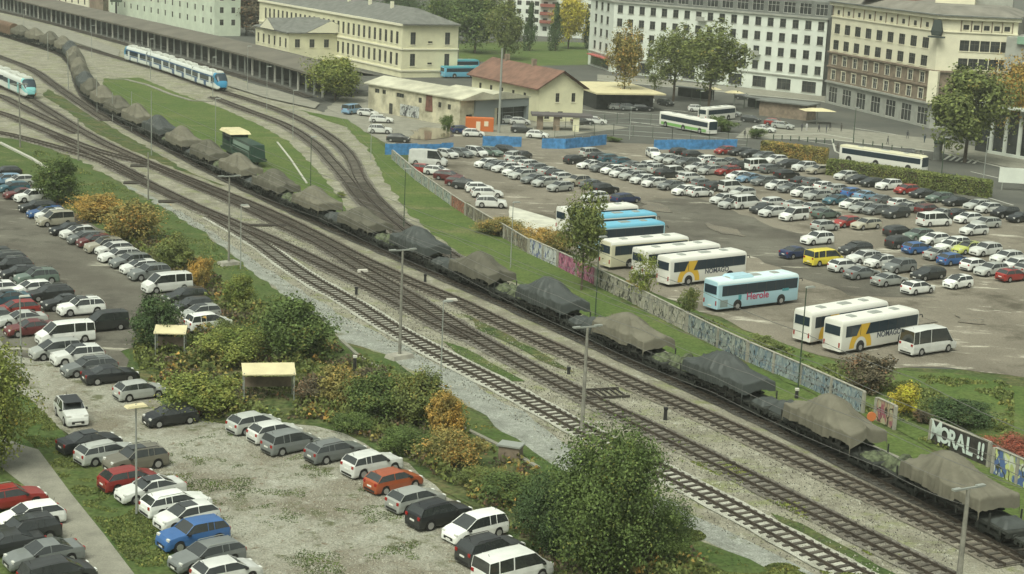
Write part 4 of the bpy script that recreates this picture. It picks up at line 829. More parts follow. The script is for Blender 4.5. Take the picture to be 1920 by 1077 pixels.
def graf(name, base, c2, c3, sc_=1.4):
    m = bpy.data.materials.new(name); m.use_nodes = True; nt = m.node_tree; b = nt.nodes['Principled BSDF']; b.inputs['Roughness'].default_value = .85
    g = nt.nodes.new('ShaderNodeTexCoord').outputs['Object']; cur = None
    rgb = nt.nodes.new('ShaderNodeRGB'); rgb.outputs[0].default_value = (*base, 1); cur = rgb.outputs[0]
    for i, (c, s, lo, hi, kind) in enumerate(((c2, sc_, .52, .56, 'n'), (c3, sc_*1.6, .57, .60, 'n'), (tuple(x*.12 for x in base), sc_*.8, .488, .512, 'b'), (tuple(min(.6, x*1.35) for x in base), sc_*2.3, .58, .62, 'n'))):
        mp = nt.nodes.new('ShaderNodeMapping'); mp.inputs['Location'].default_value = (i*9.3, 2, i*4.7); mp.inputs['Scale'].default_value = (1, 1, .6); nt.links.new(g, mp.inputs[0])
        if kind in 'nb': t = nt.nodes.new('ShaderNodeTexNoise'); t.inputs['Detail'].default_value = 2; out = t.outputs['Fac']
        else: t = nt.nodes.new('ShaderNodeTexVoronoi'); t.feature = 'DISTANCE_TO_EDGE'; out = t.outputs['Distance']
        t.inputs['Scale'].default_value = s; nt.links.new(mp.outputs[0], t.inputs['Vector'])
        mr = nt.nodes.new('ShaderNodeMapRange'); mr.inputs[1].default_value = lo; mr.inputs[2].default_value = hi
        if kind == 'v': mr.inputs[3].default_value = 1; mr.inputs[4].default_value = 0
        if kind == 'b':
            ab = nt.nodes.new('ShaderNodeMath'); ab.operation = 'SUBTRACT'; ab.inputs[1].default_value = .5; nt.links.new(out, ab.inputs[0]); a2 = nt.nodes.new('ShaderNodeMath'); a2.operation = 'ABSOLUTE'; nt.links.new(ab.outputs[0], a2.inputs[0]); out = a2.outputs[0]
            mr.inputs[1].default_value = .012; mr.inputs[2].default_value = .022; mr.inputs[3].default_value = 1; mr.inputs[4].default_value = 0
        nt.links.new(out, mr.inputs[0]); mx = nt.nodes.new('ShaderNodeMix'); mx.data_type = 'RGBA'; nt.links.new(mr.outputs[0], mx.inputs[0]); nt.links.new(cur, mx.inputs[6]); mx.inputs[7].default_value = (*c, 1); cur = mx.outputs[2]
    nt.links.new(cur, b.inputs['Base Color']); return m
# ------------------------------------------------------------ buildings
U_ = Vector((.86, .51, 0)).normalized(); W_ = Vector((-.51, .86, 0)).normalized()
WGL = mat('window_glass', (.045, .05, .05), .15, noise=.6, nscale=.35); WFR = mat('window_frame', (.5, .5, .44), .6); WFD = mat('window_frame_dark', (.10, .09, .07), .6)
WM = {}
def winmesh(w_, h, fr, cols=2, sill=None, surround=None, dp=.21):
    k = (round(w_, 2), round(h, 2), fr.name, cols, sill and sill.name, surround and surround.name, round(dp, 2))
    if k not in WM:
        mb = MB(); mb.box((0, .03, 0), (w_, .04, h), 1)
        t = .07
        for sx in (-1, 1): mb.box((sx*(w_/2-t/2), 0, 0), (t, .10, h), 0)
        for sz in (-1, 1): mb.box((0, -.003, sz*(h/2-t/2)), (w_-.01, .10, t), 0)
        for c in range(1, cols): mb.box((-w_/2+w_*c/cols, -.006, 0), (t, .08, h-.01), 0)
        if h > 1.2: mb.box((0, -.009, h*.15), (w_-.02, .08, t), 0)
        if sill: mb.box((0, -dp-.06, -h/2-.08), (w_+.3, .16, .14), 2)
        if surround:
            for sx in (-1, 1): mb.box((sx*(w_/2+.12), -dp-.035, 0), (.2, .08, h+.1), 2)
            mb.box((0, -dp-.06, h/2+.16), (w_+.6, .16, .2), 2)
        WM[k] = mb.mesh('window', [fr, WGL, sill or surround or fr])
    return WM[k]
def facade(root, A, B, z0, z1, ops, wm, depth=.16, fr=None, sill=None, wname='window', surround=None, count=None):
    """wall from A to B with real openings; ops: (u, z, w, h)"""
    A = Vector((A[0], A[1], 0)); B = Vector((B[0], B[1], 0)); d = (B-A).normalized(); L = (B-A).length; n = Vector((d.y, -d.x, 0))
    if n.dot(A) > 0: flip = True; n = -n
    us = sorted({0, L}|{round(min(L, max(0, o[0]-o[2]/2)), 3) for o in ops}|{round(min(L, max(0, o[0]+o[2]/2)), 3) for o in ops})
    zs = sorted({z0, z1}|{round(o[1], 3) for o in ops}|{round(o[1]+o[3], 3) for o in ops})
    mb = MB(); O = root.location
    P = lambda u, z, q=0.0: (A.x+d.x*u-n.x*q-O.x, A.y+d.y*u-n.y*q-O.y, z)
    for i in range(len(us)-1):
        for j in range(len(zs)-1):
            cu = (us[i]+us[i+1])/2; cz = (zs[j]+zs[j+1])/2
            if any(abs(cu-o[0]) < o[2]/2 and o[1] < cz < o[1]+o[3] for o in ops): continue
            mb.quad(P(us[i], zs[j]), P(us[i+1], zs[j]), P(us[i+1], zs[j+1]), P(us[i], zs[j+1]))
    for (u, z, w_, h) in ops:
        a, b = u-w_/2, u+w_/2
        mb.quad(P(a, z), P(a, z+h), P(a, z+h, depth), P(a, z, depth)); mb.quad(P(b, z), P(b, z, depth), P(b, z+h, depth), P(b, z+h))
        mb.quad(P(a, z), P(a, z, depth), P(b, z, depth), P(b, z)); mb.quad(P(a, z+h), P(b, z+h), P(b, z+h, depth), P(a, z+h, depth))
    mb.build('wall', wm, root)
    rz = math.atan2(-n.x, n.y)   # local -y = outward
    rz = math.atan2(n.y, n.x)+math.pi/2
    for (u, z, w_, h) in ops:
        q = P(u, z+h/2, depth*.75); link(wname, winmesh(w_, h, fr or WFR, 3 if w_ > 2.2 else 2, sill, surround, depth*.75), root, q, rz)
    return d, n, L
def band(root, A, B, z0, z1, out, m, name='cornice', back=.3):
    A = Vector((A[0], A[1], 0)); B = Vector((B[0], B[1], 0)); d = (B-A).normalized(); n = Vector((d.y, -d.x, 0))
    if n.dot(A) > 0: n = -n
    p = A+n*out-root.location-d*out*.5; mb = MB(); L = (B-A).length+out
    w_ = out+back; q = [p, p+d*L, p+d*L-n*w_, p-n*w_]
    vs = [(a.x, a.y, z0) for a in q]+[(a.x, a.y, z1) for a in q]
    mb.add(vs, [(0, 3, 2, 1), (4, 5, 6, 7), (0, 1, 5, 4), (1, 2, 6, 5), (2, 3, 7, 6), (3, 0, 4, 7)]); return mb.build(name, m, root)
def hiproof(root, P4, z0, zr, m, over=.5, ridge_in=None, name='roof', gable=False):
    """P4: 4 ground corners (A,B,C,D), ridge along the A-B direction"""
    O = root.location; P4 = [Vector((p[0], p[1], 0)) for p in P4]; c = sum(P4, Vector())/4
    Q = [p+(p-c).normalized()*over*1.3-O for p in P4]; a, b, c2, d = Q
    w_ = (d-a).length/2; dr = (b-a).normalized(); ri = 0 if gable else (ridge_in or w_)
    r1 = (a+d)/2+dr*ri; r2 = (b+c2)/2-dr*ri
    V = [(a.x, a.y, z0), (b.x, b.y, z0), (c2.x, c2.y, z0), (d.x, d.y, z0), (r1.x, r1.y, zr), (r2.x, r2.y, zr)]
    mb = MB(); mb.add(V, [(0, 1, 5, 4), (2, 3, 4, 5), (1, 2, 5), (3, 0, 4)]); mb.add([(x, y, z-.25) for x, y, z in V[:4]], [(0, 3, 2, 1)])
    mb.add([V[0], V[1], V[2], V[3]]+[(x, y, z-.25) for x, y, z in V[:4]], [(0, 4, 5, 1), (1, 5, 6, 2), (2, 6, 7, 3), (3, 7, 4, 0)])
    return mb.build(name, m, root)
def v2(p): return Vector((p[0], p[1], 0))
YEL = mat('yellow_render', (.70, .68, .47), .85, noise=.12, nscale=.3); YEL2 = mat('pale_render_trim', (.72, .70, .54), .8)
SLATE = mat('slate_roof', (.15, .155, .14), .75, noise=.3, nscale=.6); TILE = mat('red_tile_roof', (.19, .105, .075), .85, noise=.3, nscale=.5)
MINT = mat('mint_render', (.58, .65, .52), .85, noise=.12, nscale=.3); WHI = mat('white_render', (.66, .70, .63), .85, noise=.10, nscale=.3)
CRM = mat('cream_render', (.74, .71, .54), .85, noise=.1, nscale=.3); BRN = mat('brown_stone', (.24, .19, .14), .85, noise=.35, nscale=.8); GRY = mat('grey_stone', (.34, .35, .31), .8, noise=.2, nscale=.5)
DKROOF = mat('dark_attic', (.17, .18, .165), .7, noise=.25, nscale=.5); SHED = mat('pale_corrugated_roof', (.48, .47, .36), .8, noise=.3, nscale=.25); METAL = mat('blue_grey_sheet', (.22, .25, .25), .6)
DIRTYW = mat('stained_cream_wall', (.50, .47, .34), .9, noise=.45, nscale=.35)
# white six-storey block
A, B, C = v2(G(1102, 121)), v2(G(1145, 135)), v2(G(1540, 181))
r = empty('apartment_block', B, 0, 'long white block of flats with grey attic storey behind the street trees', 'building')
Lm = (C-B).length; nb = 18; ops = []
for i in range(nb):
    u = 2.2+(Lm-4.0)*i/(nb-1)
    for z in (5.4, 9.3, 13.2, 17.0): ops.append((u, z, 1.85, 2.25))
for i in range(9): ops.append((4+(Lm-8)*i/8, .6, 4.2, 2.9))
facade(r, B, C, 0, 19.9, ops, WHI, fr=WFD, sill=GRY)
Ls = (B-A).length; ops = [(Ls*f_, z, 2.2, 2.3) for f_ in (.25, .5, .75) for z in (5.4, 9.3, 13.2, 17.0)]+[(Ls*.5, .5, 18, 2.8)]
facade(r, A, B, 0, 19.9, ops, WHI, fr=WFD, sill=GRY)
for (p, q) in ((A, B), (B, C)): band(r, p, q, 19.9, 20.35, .5, GRY); band(r, p, q, 4.2, 4.5, .3, GRY, 'string_course')
dm = (C-B).normalized(); nm_ = Vector((dm.y, -dm.x, 0)); nm_ = nm_ if nm_.dot(B) < 0 else -nm_
D_ = C-nm_*16; E_ = B-nm_*16
ra, rb = B-nm_*1.4+dm*1.0, C-nm_*1.4
aops = [(2.2+(Lm-6)*i/13, 20.8, 3.6, 2.9) for i in range(14)]
facade(r, ra, rb, 20.35, 24.4, aops, DKROOF, fr=WFR)
mb = MB(); V = [p-r.location for p in (A-nm_*.4, B-nm_*.4, C-nm_*.4, D_, E_)]
mb.add([(p.x, p.y, 20.3) for p in V]+[(p.x, p.y, 0) for p in V], [(0, 1, 2, 3, 4), (2, 7, 8, 3), (3, 8, 9, 4), (4, 9, 5, 0)])
V = [p-r.location for p in (ra, rb, D_, E_)]; mb.add([(p.x, p.y, 24.4) for p in V]+[(p.x, p.y, 20.3) for p in V], [(0, 1, 2, 3), (1, 5, 6, 2), (2, 6, 7, 3), (3, 7, 4, 0)]); mb.build('roof', DKROOF, r)
for u_, z_ in ((.44, 16.9), (.1, 9.2), (.7, 9.2)):
    q = MB(); p = B+dm*Lm*u_+nm_*.7-r.location; q.box((p.x, p.y, z_), (2.8, 1.4, .2), 0, math.atan2(dm.y, dm.x)); q.box((p.x+nm_.x*.6, p.y+nm_.y*.6, z_+.6), (2.8, .08, 1.0), 0, math.atan2(dm.y, dm.x)); q.build('balcony', GRY, r)
p = (A+B)/2+Vector((0, -1.5, 0))-r.location; q = MB(); q.box((p.x, p.y, 3.6), (3, 17, .3), 0, math.atan2((B-A).y, (B-A).x)+math.pi/2); q.build('red_awning', mat('red_awning', (.42, .10, .09), .7), r)
# cream and brown corner building
A, B, C = v2(G(1547, 193)), v2(G(1742, 241)), v2(G(1888, 248))
r = empty('corner_building', B, 0, 'ornate corner building, cream above brown storeys, with round frieze windows', 'building')
def brick_cols(L, n, m0, m1): return [m0+(L-m0-m1)*i/(n-1) for i in range(n)]
for (p, q, n, m0, m1) in ((A, B, 9, 3.0, 5.0), (B, C, 5, 6.0, 2.4)):
    L = (q-p).length; us = brick_cols(L, n, m0, m1)
    facade(r, p, q, 5.4, 12.9, [(u, z, 1.9, 2.3) for u in us for z in (6.2, 9.9)], BRN, fr=WFR, surround=CRM)
    facade(r, p, q, 12.9, 25.2, [(u, z, 2.75 if n == 9 else 2.1, 2.4) for u in us for z in (13.6, 17.6)]+[(u, 22.3, 1.3, 1.1) for u in us], CRM, fr=WFD, sill=CRM)
    ng = max(3, int(L/7)); facade(r, p, q, 0, 5.4, [(L*(i+.5)/ng, .5, L/ng*.62, 3.9) for i in range(ng)], GRY, fr=WFR)
    for z0_, z1_, o_, m_, n_ in ((12.7, 13.1, .5, BRN, 'string_course'), (9.15, 9.5, .35, BRN, 'string_course'), (5.3, 5.75, .5, GRY, 'string_course'), (21.6, 21.85, .25, CRM, 'frieze_ledge'), (24.5, 25.2, .8, CRM, 'cornice'), (25.2, 25.45, 1.2, DKROOF, 'eaves')): band(r, p, q, z0_, z1_, o_, m_, n_)
    dq = (q-p).normalized(); nn = Vector((dq.y, -dq.x, 0)); nn = nn if nn.dot(p) < 0 else -nn
    sm = MB()
    for i in range(n+1):
        u = us[0]-(us[1]-us[0])/2+i*(us[1]-us[0]); c = p+dq*u+nn*.05-r.location; sm.box((c.x, c.y, 23.1), (.22, .25, 2.3), 0, math.atan2(dq.y, dq.x))
    sm.build('frieze_pilaster', BRN, r)
mb = MB(); nA = Vector(((B-A).y, -(B-A).x, 0)).normalized(); nA = nA if nA.dot(A) < 0 else -nA
c = B-r.location; mb.box((c.x+nA.x*.1, c.y-.3, 9.3), (2.2, 1.2, 7.2), 0, -.6); mb.build('corner_pilaster', CRM, r)
mb = MB(); c = B-r.location; mb.box((c.x-.6, c.y-.9, 23), (2.6, .8, 2.6), 0, -.6, .6); mb.box((c.x-.6, c.y-.9, 21.3), (2.0, .9, 1.0), 0, -.6, 1.3); mb.box((c.x-.6, c.y-.9, 20.5), (3.6, 1.2, .35), 0, -.6); mb.build('corner_ornament', mat('dark_bronze', (.04, .055, .05), .7), r)
D_ = C-nA*4+Vector((6, 22, 0)); E_ = A+Vector((16, 18, 0)); V = [p-r.location for p in (A+Vector((.3, .3, 0)), B+Vector((0, .4, 0)), C+Vector((-.2, .4, 0)), D_, E_)]
mb = MB(); cc = sum(V, Vector())/5
mb.add([(p.x, p.y, 25.3) for p in V]+[(p.x+(cc.x-p.x)*.25, p.y+(cc.y-p.y)*.25, 27.2) for p in V], [(0, 1, 6, 5), (1, 2, 7, 6), (2, 3, 8, 7), (3, 4, 9, 8), (4, 0, 5, 9), (5, 6, 7, 8, 9)])
mb.add([(p.x, p.y, 25.3) for p in V]+[(p.x, p.y, 0) for p in V], [(2, 7, 8, 3), (3, 8, 9, 4), (4, 9, 5, 0)]); mb.build('roof', mat('mixed_roof', (.20, .19, .16), .8, noise=.3, nscale=.2), r)
mb = MB(); mb.box((cc.x+3, cc.y-4, 28.2), (9, 7, 4.2), 0, -.3); mb.build('penthouse', CRM, r)
mb = MB(); mb.box((cc.x+13, cc.y, 28), (9, 9, 4), 0, -.3); mb.build('roof_house', GRY, r)
mb = MB(); mb.box((cc.x-10, cc.y+6, 28.4), (14, 8, 3), 0, -.5, .7); mb.build('red_roof', TILE, r)
# right-hand partial buildings
A, B = v2(G(1892, 252)), v2(G(2010, 262))
r = empty('town_house', A, 0, 'grey town house with green cornice at the right frame edge', 'building'); L = (B-A).length
facade(r, A, B, 0, 20, [(u, z, 1.6, 2.2) for u in brick_cols(L, 5, 2, 2) for z in (1, 6, 10.5, 15.5)], mat('beige_stone', (.33, .31, .25), .85, noise=.2), fr=WFD)
band(r, A, B, 20, 21.6, .8, mat('green_copper', (.22, .36, .26), .7)); mb = MB(); c = (A+B)/2-r.location; mb.box((c.x, c.y+8, 10.8), (L*.98, 15, 21.2), 0, math.atan2((B-A).y, (B-A).x)); mb.build('rear_block', GRY, r)
A, B = v2(G(1857, 288)), v2(G(1990, 312))
r = empty('glass_pavilion', A, 0, 'dark glass building with white columns at the right edge under the orange tree', 'building'); L = (B-A).length; dd = (B-A).normalized()
mb = MB(); c = (A+B)/2+Vector((1.5, 6, 0))-r.location; mb.box((c.x, c.y, 4.6), (L, 9, 9.2), 0, math.atan2(dd.y, dd.x)); mb.build('glass_wall', WGL, r)
for i in range(6):
    q = MB(); p = A+dd*(L*i/5)-r.location; q.box((p.x, p.y, 4.8), (.7, .7, 9.6), 0, math.atan2(dd.y, dd.x)); q.build('column', WHI, r)
mb = MB(); mb.box((c.x, c.y, 9.75), (L+2, 13, .5), 0, math.atan2(dd.y, dd.x)); mb.build('roof', WHI, r)
mb = MB(); p = (A+B)/2-r.location; mb.box((p.x, p.y, .3), (L+1, .8, .6), 0, math.atan2(dd.y, dd.x)); mb.build('plinth', WHI, r)
# station, long yellow block
C0 = v2(G(752, 146)); Lu = 16.6; Lw = 100
r = empty('station_building', C0, 0, 'long two-storey pale yellow station building with grey hipped roof and small cupola', 'building')
H1 = 14.0; rows_ = (3.0, 8.6)
facade(r, C0, C0+U_*Lu, 0, H1, [(u, z, 1.5, 3.2) for u in (3.2, 8.3, 13.4) for z in rows_ if not (u == 8.3)]+[(8.3, 3.4, 1.3, .5), (8.3, 9, 1.3, .5)], YEL, fr=WFD, sill=YEL2)
facade(r, C0+W_*Lw, C0, 0, H1, [(Lw-3-i*3.4, z, 1.5, 3.2) for i in range(28) for z in rows_], YEL, fr=WFD, sill=YEL2)
for z0_, z1_, o_ in ((7.2, 7.6, .25), (H1-.6, H1, .5), (1.6, 2.0, .25)):
    band(r, C0, C0+U_*Lu, z0_, z1_, o_, YEL2, 'string_course'); band(r, C0+W_*Lw, C0, z0_, z1_, o_, YEL2, 'string_course')
q4 = [C0, C0+W_*Lw, C0+W_*Lw+U_*Lu, C0+U_*Lu]; hiproof(r, q4, H1, H1+3.6, SLATE, .8, 9)
mb = MB(); q5 = [p-r.location for p in q4]; mb.add([(p.x, p.y, z) for z in (0, H1-.1) for p in q5], [(1, 2, 6, 5), (2, 3, 7, 6)]); mb.build('rear_wall', YEL, r)
p = C0+W_*62+U_*Lu/2-r.location; mb = MB(); mb.box((p.x, p.y, H1+4.2), (4.6, 4.6, 4.2), 0, .53); mb.build('cupola', YEL2, r); mb = MB(); mb.box((p.x, p.y, H1+6.6), (5.4, 5.4, .6), 0, .53, .8); mb.build('cupola_roof', SLATE, r)
for k in (20, 34, 48, 75): q = MB(); c = C0+W_*k+U_*Lu*.4-r.location; q.box((c.x, c.y, H1+3.4), (.8, .8, 2.4), 0, .5); q.build('chimney', YEL2, r)
# front wing with pediments
C1 = v2(G(541, 118)); Lu2 = 23.0; Lw2 = 25
r = empty('station_wing', C1, 0, 'lower yellow station wing with two triangular pediments and grey roof', 'building'); H2 = 8.4
facade(r, C1, C1+U_*Lu2, 0, H2, [(2.6+i*4.4, 4.2, 1.5, 2.3) for i in range(5)], YEL, fr=WFD, sill=YEL2)
facade(r, C1+W_*Lw2, C1, 0, H2, [(2.2+i*4.1, 4.0, 1.3, 2.6) for i in range(6)], YEL, fr=WFD, sill=YEL2)
for (p, q) in ((C1, C1+U_*Lu2), (C1+W_*Lw2, C1)): band(r, p, q, H2-.5, H2, .4, YEL2)
q4 = [C1, C1+W_*Lw2, C1+W_*Lw2+U_*Lu2, C1+U_*Lu2]; hiproof(r, [q4[3], q4[0], q4[1], q4[2]], H2, H2+3.4, SLATE, .7, 8)
mb = MB(); q5 = [p-r.location for p in q4]; mb.add([(p.x, p.y, z) for z in (0, H2-.1) for p in q5], [(1, 2, 6, 5), (2, 3, 7, 6)]); mb.build('rear_wall', YEL, r)
def pediment(A, d, wd, n, z0, h):
    A = A-r.location; a, b, c = A+n*1.1, A+d*wd+n*1.1, A+d*wd/2+n*1.1; k = -n*8
    mb = MB(); V = [(a.x, a.y, z0), (b.x, b.y, z0), (c.x, c.y, z0+h)]+[((q+k).x, (q+k).y, zz) for q, zz in ((a, z0), (b, z0), (c, z0+h))]
    mb.add(V, [(0, 1, 2)], 0); mb.add([(x, y, z+.12) for x, y, z in V], [(0, 2, 5, 3), (2, 1, 4, 5)], 1); mb.build('pediment', [YEL2, SLATE], r)
pediment(C1+U_*5, U_, 14.5, -W_, H2, 3.3); pediment(C1+W_*8, W_, 11, -U_, H2, 3.0)
# platform canopy
ROOFB = mat('canopy_roof', (.13, .12, .095), .85, noise=.25, nscale=.15)
def canopy(pxs, wd, label, z=5.0, posts=5.5):
    P = [v2(G(*q)) for q in pxs]; r = empty('platform_canopy', P[-1], 0, label, 'canopy'); O = r.location
    P = spline(P, 12); a = MB(); pm = []
    for i in range(len(P)-1):
        d = (P[i+1]-P[i]).normalized(); n = Vector((-d.y, d.x, 0)); n = n if n.y > 0 else -n
        q = [P[i]-O, P[i+1]-O]; R4 = []
        for p in q: R4 += [(p.x, p.y, z), (p.x+n.x*wd/2, p.y+n.y*wd/2, z+1.3), (p.x+n.x*wd, p.y+n.y*wd, z)]
        a.add(R4, [(0, 3, 4, 1), (1, 4, 5, 2), (0, 2, 5, 3)]); a.add([R4[0], R4[3], (R4[3][0], R4[3][1], z-.5), (R4[0][0], R4[0][1], z-.5)], [(0, 1, 2, 3)])
    a.build('roof', ROOFB, r); L = plen(P); s = 1; k = 0
    while s < L and k < 95:
        p, d = along(P, s); n = Vector((-d.y, d.x, 0)); n = n if n.y > 0 else -n; q = MB(); c = p+n*1.2-O; q.box((c.x, c.y, z/2), (.4, .4, z), 0, .5); q.build('post', GALV if k % 3 else WFR, r); s += posts; k += 1
    q = MB(); p0, p1 = P[0]-O, P[-1]-O; d = (p1-p0).normalized(); n = Vector((-d.y, d.x, 0)); n = n if n.y > 0 else -n; q.obox(p0+n*wd*.55, d, (p1-p0).length, .3, 0, z-.2); q.build('shade_sheet', mat('canopy_shade', (.06, .06, .055), .9, noise=.5, nscale=.4), r)  # dark upright sheet stands in for the shade beneath the canopy
canopy([(-70, -4), (40, 28), (319, 101), (455, 138), (598, 184)], 15, 'very long dark platform canopy on many posts running beside the station')
# far left buildings
A, B = v2(G(205, 26)), v2(G(402, 68)); n = U_
r = empty('mint_building', B, 0, 'pale green building behind the platform canopy at the top left', 'building'); L = (B-A).length
facade(r, A, B, 0, 15.5, [(u, z, 1.3, 1.9) for u in brick_cols(L, 15, 3, 3) for z in (3.5, 7.5, 11.5)], MINT, fr=WFD); facade(r, B, B+n*9, 0, 15.5, [(u, z, 1.3, 1.9) for u in (2.5, 6.5) for z in (3.5, 7.5, 11.5)], MINT, fr=WFD)
mb = MB(); q5 = [p-r.location for p in (A, B, B+n*9, A+n*9)]; mb.add([(p.x, p.y, z) for z in (0, 15.4) for p in q5], [(2, 3, 7, 6), (3, 0, 4, 7)]); mb.build('rear_wall', MINT, r); hiproof(r, [A, B, B+n*9, A+n*9], 15.5, 18.5, SLATE, .6)
A, B = v2(G(-30, -12)), v2(G(165, 20)); r = empty('cream_building', B, 0, 'cream building at the very top left behind the canopy', 'building'); L = (B-A).length
facade(r, A, B, 0, 12, [(u, z, 1.3, 1.9) for u in brick_cols(L, 18, 3, 3) for z in (2, 7)], YEL2, fr=WFD); mb = MB(); q5 = [p-r.location for p in (A, B, B+n*12, A+n*12)]; mb.add([(p.x, p.y, z) for z in (0, 11.9) for p in q5], [(1, 2, 6, 5), (2, 3, 7, 6), (3, 0, 4, 7), (4, 5, 6, 7)]); mb.build('rear_wall', YEL2, r)
p = G(178, 34); r = empty('brown_tower', p, 0, 'dark brown block between cream and green buildings, top left', 'building'); mb = MB(); mb.box((0, 6, 8), (5, 8, 16)); mb.build('wall', BRN, r); mb = MB(); mb.box((0, 6, 16.2), (6, 9, .5)); mb.build('roof', SLATE, r)
p = G(218, 42); r = empty('signal_gantry', p, 0, 'dark signal gantry rising above the canopy by the pale green building', 'gantry'); mb = MB(); mb.tube([(0, 0, 0), (0, 0, 13)], .35, 6); mb.build('mast', BLACK, r)
for z_ in (7.5, 9.5, 11.5): q = MB(); q.box((0, 0, z_), (4, 1, .9)); q.build('signal_head', GPOLE, r)
A, B = v2(G(940, 64)), v2(G(1118, 74)); r = empty('white_apartment_house', A, 0, 'distant white apartment house with reddish balconies behind the dark conifers', 'building'); L = (B-A).length
facade(r, A, B, 0, 17, [(u, z, 1.6, 1.6) for u in brick_cols(L, 10, 3, 3) for z in (2, 5, 8, 11, 14)], WHI, fr=WFD); mb = MB(); q5 = [p-r.location for p in (A, B, B+Vector((2, 12, 0)), A+Vector((2, 12, 0)))]; mb.add([(p.x, p.y, z) for z in (0, 16.9) for p in q5], [(1, 2, 6, 5), (2, 3, 7, 6), (3, 0, 4, 7), (4, 5, 6, 7)]); mb.build('rear_wall', WHI, r)
for z_ in (5.4, 8.4, 11.4, 14.4): q = MB(); c = A+(B-A)*.48-r.location; q.box((c.x, c.y-.8, z_), (6, 1.6, 1.1)); q.build('balcony', mat('balcony_red', (.28, .10, .08), .8), r)
# backdrop of distant town blocks and trees beyond the frame's top
r = empty('distant_house', G(505, 26), 0, 'dark distant house behind the station roof, top centre left', 'building'); mb = MB(); mb.box((0, 8, 8), (26, 12, 16)); mb.build('wall', GRY, r); mb = MB(); mb.box((0, 8, 17.4), (28, 14, 3), 0, 0, .5); mb.build('roof', SLATE, r)
# warehouse
P0, P1 = v2(G(690, 207)), v2(G(861, 240)); d = (P1-P0).normalized(); nb_ = Vector((-d.y, d.x, 0)); nb_ = nb_ if nb_.y > 0 else -nb_; L = (P1-P0).length
r = empty('warehouse', P0, 0, 'old warehouse with pale low roof and graffiti on its stained wall', 'building')
facade(r, P0, P1, 0, 5.8, [(L*.10, 4.1, 1.6, .9), (L*.18, 4.1, 1.2, .9), (L*.36, 4.0, 2.6, .9), (L*.58, 3.6, 1.1, 1.1), (L*.79, 3.4, 1.0, 1.1), (L*.89, 3.3, 1.0, 1.1), (L*.26, 0.1, 1.3, 2.3)], DIRTYW, fr=WFD)
WD = 10; facade(r, P1, P1+nb_*WD, 0, 5.8, [(2.5, .2, 1.6, 2.4)], DIRTYW, fr=WFD)
mb = MB(); q5 = [p-r.location for p in (P0, P1, P1+nb_*WD, P0+nb_*WD)]; mb.add([(p.x, p.y, z) for z in (0, 5.7) for p in q5], [(2, 3, 7, 6), (3, 0, 4, 7)]); mb.build('rear_wall', DIRTYW, r)
hiproof(r, [P0, P1, P1+nb_*WD, P0+nb_*WD], 5.9, 7.3, SHED, 1.0, gable=True)
GFD = mat('dark_spray_paint', (.05, .05, .06), .8); GFR = mat('ivy_dead', (.16, .07, .05), .9, noise=.5, nscale=1)
q = MB(); c = P0+d*(L*.47)-nb_*.04-r.location; q.box((c.x, c.y, 1.5), (6.5, .05, 2.4), 0, math.atan2(d.y, d.x)); q.build('graffiti', graf('graffiti_warehouse', (.36, .38, .36), (.08, .08, .09), (.5, .52, .5), .9), r)
q = MB(); c = P0+d*L*.68-nb_*.06-r.location; q.box((c.x, c.y, 3.9), (2.4, .08, 3.4), 0, math.atan2(d.y, d.x), .8); q.build('dead_ivy', GFR, r)
# sheet-metal hall
P0, P1 = v2(G(891, 239)), v2(G(990, 231)); d = (P1-P0).normalized(); nb_ = Vector((-d.y, d.x, 0)); L = (P1-P0).length
r = empty('metal_hall', P0, 0, 'blue-grey sheet metal hall with open dark bay beside the orange container', 'building')
facade(r, P0, P1, 0, 5.6, [(L*.66, .05, L*.62, 3.6)], METAL, depth=1.2, fr=METAL)
mb = MB(); q5 = [p-r.location for p in (P0, P1, P1+nb_*14, P0+nb_*14)]; mb.add([(p.x, p.y, z) for z in (0, 5.5) for p in q5], [(1, 2, 6, 5), (2, 3, 7, 6), (3, 0, 4, 7)]); m_ = (q5[0]+q5[1])/2; mb.add([(q5[0].x, q5[0].y-.03, 5.6), (q5[1].x, q5[1].y-.03, 5.6), (m_.x, m_.y-.03, 6.9)], [(0, 1, 2)]); mb.build('side_wall', METAL, r)
hiproof(r, [P1, P1+nb_*14, P0+nb_*14, P0], 5.65, 7.0, SHED, .3, gable=True)
# tiled house
P0, P1 = v2(G(1008, 229)), v2(G(1091, 228)); d = (P1-P0).normalized(); nb_ = Vector((-d.y, d.x, 0)); L = (P1-P0).length; dp = W_*.9+nb_*.1; dp.normalize(); DP = 30
r = empty('tiled_house', P0, 0, 'yellow gabled house with long red tiled roof beside the metal hall', 'building'); H3 = 7.2
facade(r, P0, P1, 0, H3, [(L*.42, 4.2, .9, 1.9), (L*.78, 4.2, .9, 1.9), (L*.2, .6, 1.2, 1.6), (L*.5, .6, 1.2, 1.6)], YEL, fr=WFD, sill=YEL2); facade(r, P0+dp*DP, P0, 0, H3, [(4+i*5, 4, 1.1, 1.6) for i in range(5)], YEL, fr=WFD)
a, b = P0-r.location, P1-r.location; m_ = (a+b)/2; mb = MB(); mb.add([(a.x, a.y-.01, H3), (b.x, b.y-.01, H3), (m_.x, m_.y-.01, H3+3.4)], [(0, 1, 2)]); q = [p for p in (b, b+dp*DP, a+dp*DP)]; mb.add([(p.x, p.y, z) for z in (0, H3) for p in q], [(0, 1, 4, 3), (1, 2, 5, 4)]); mb.build('gable', YEL, r)
a2, b2, m2 = a-d*1.0-dp*1.0, b+d*1.0-dp*1.0, m_-dp*1.0; e = dp*(DP+2); mb = MB(); zr = H3+3.75; ze = H3-.15
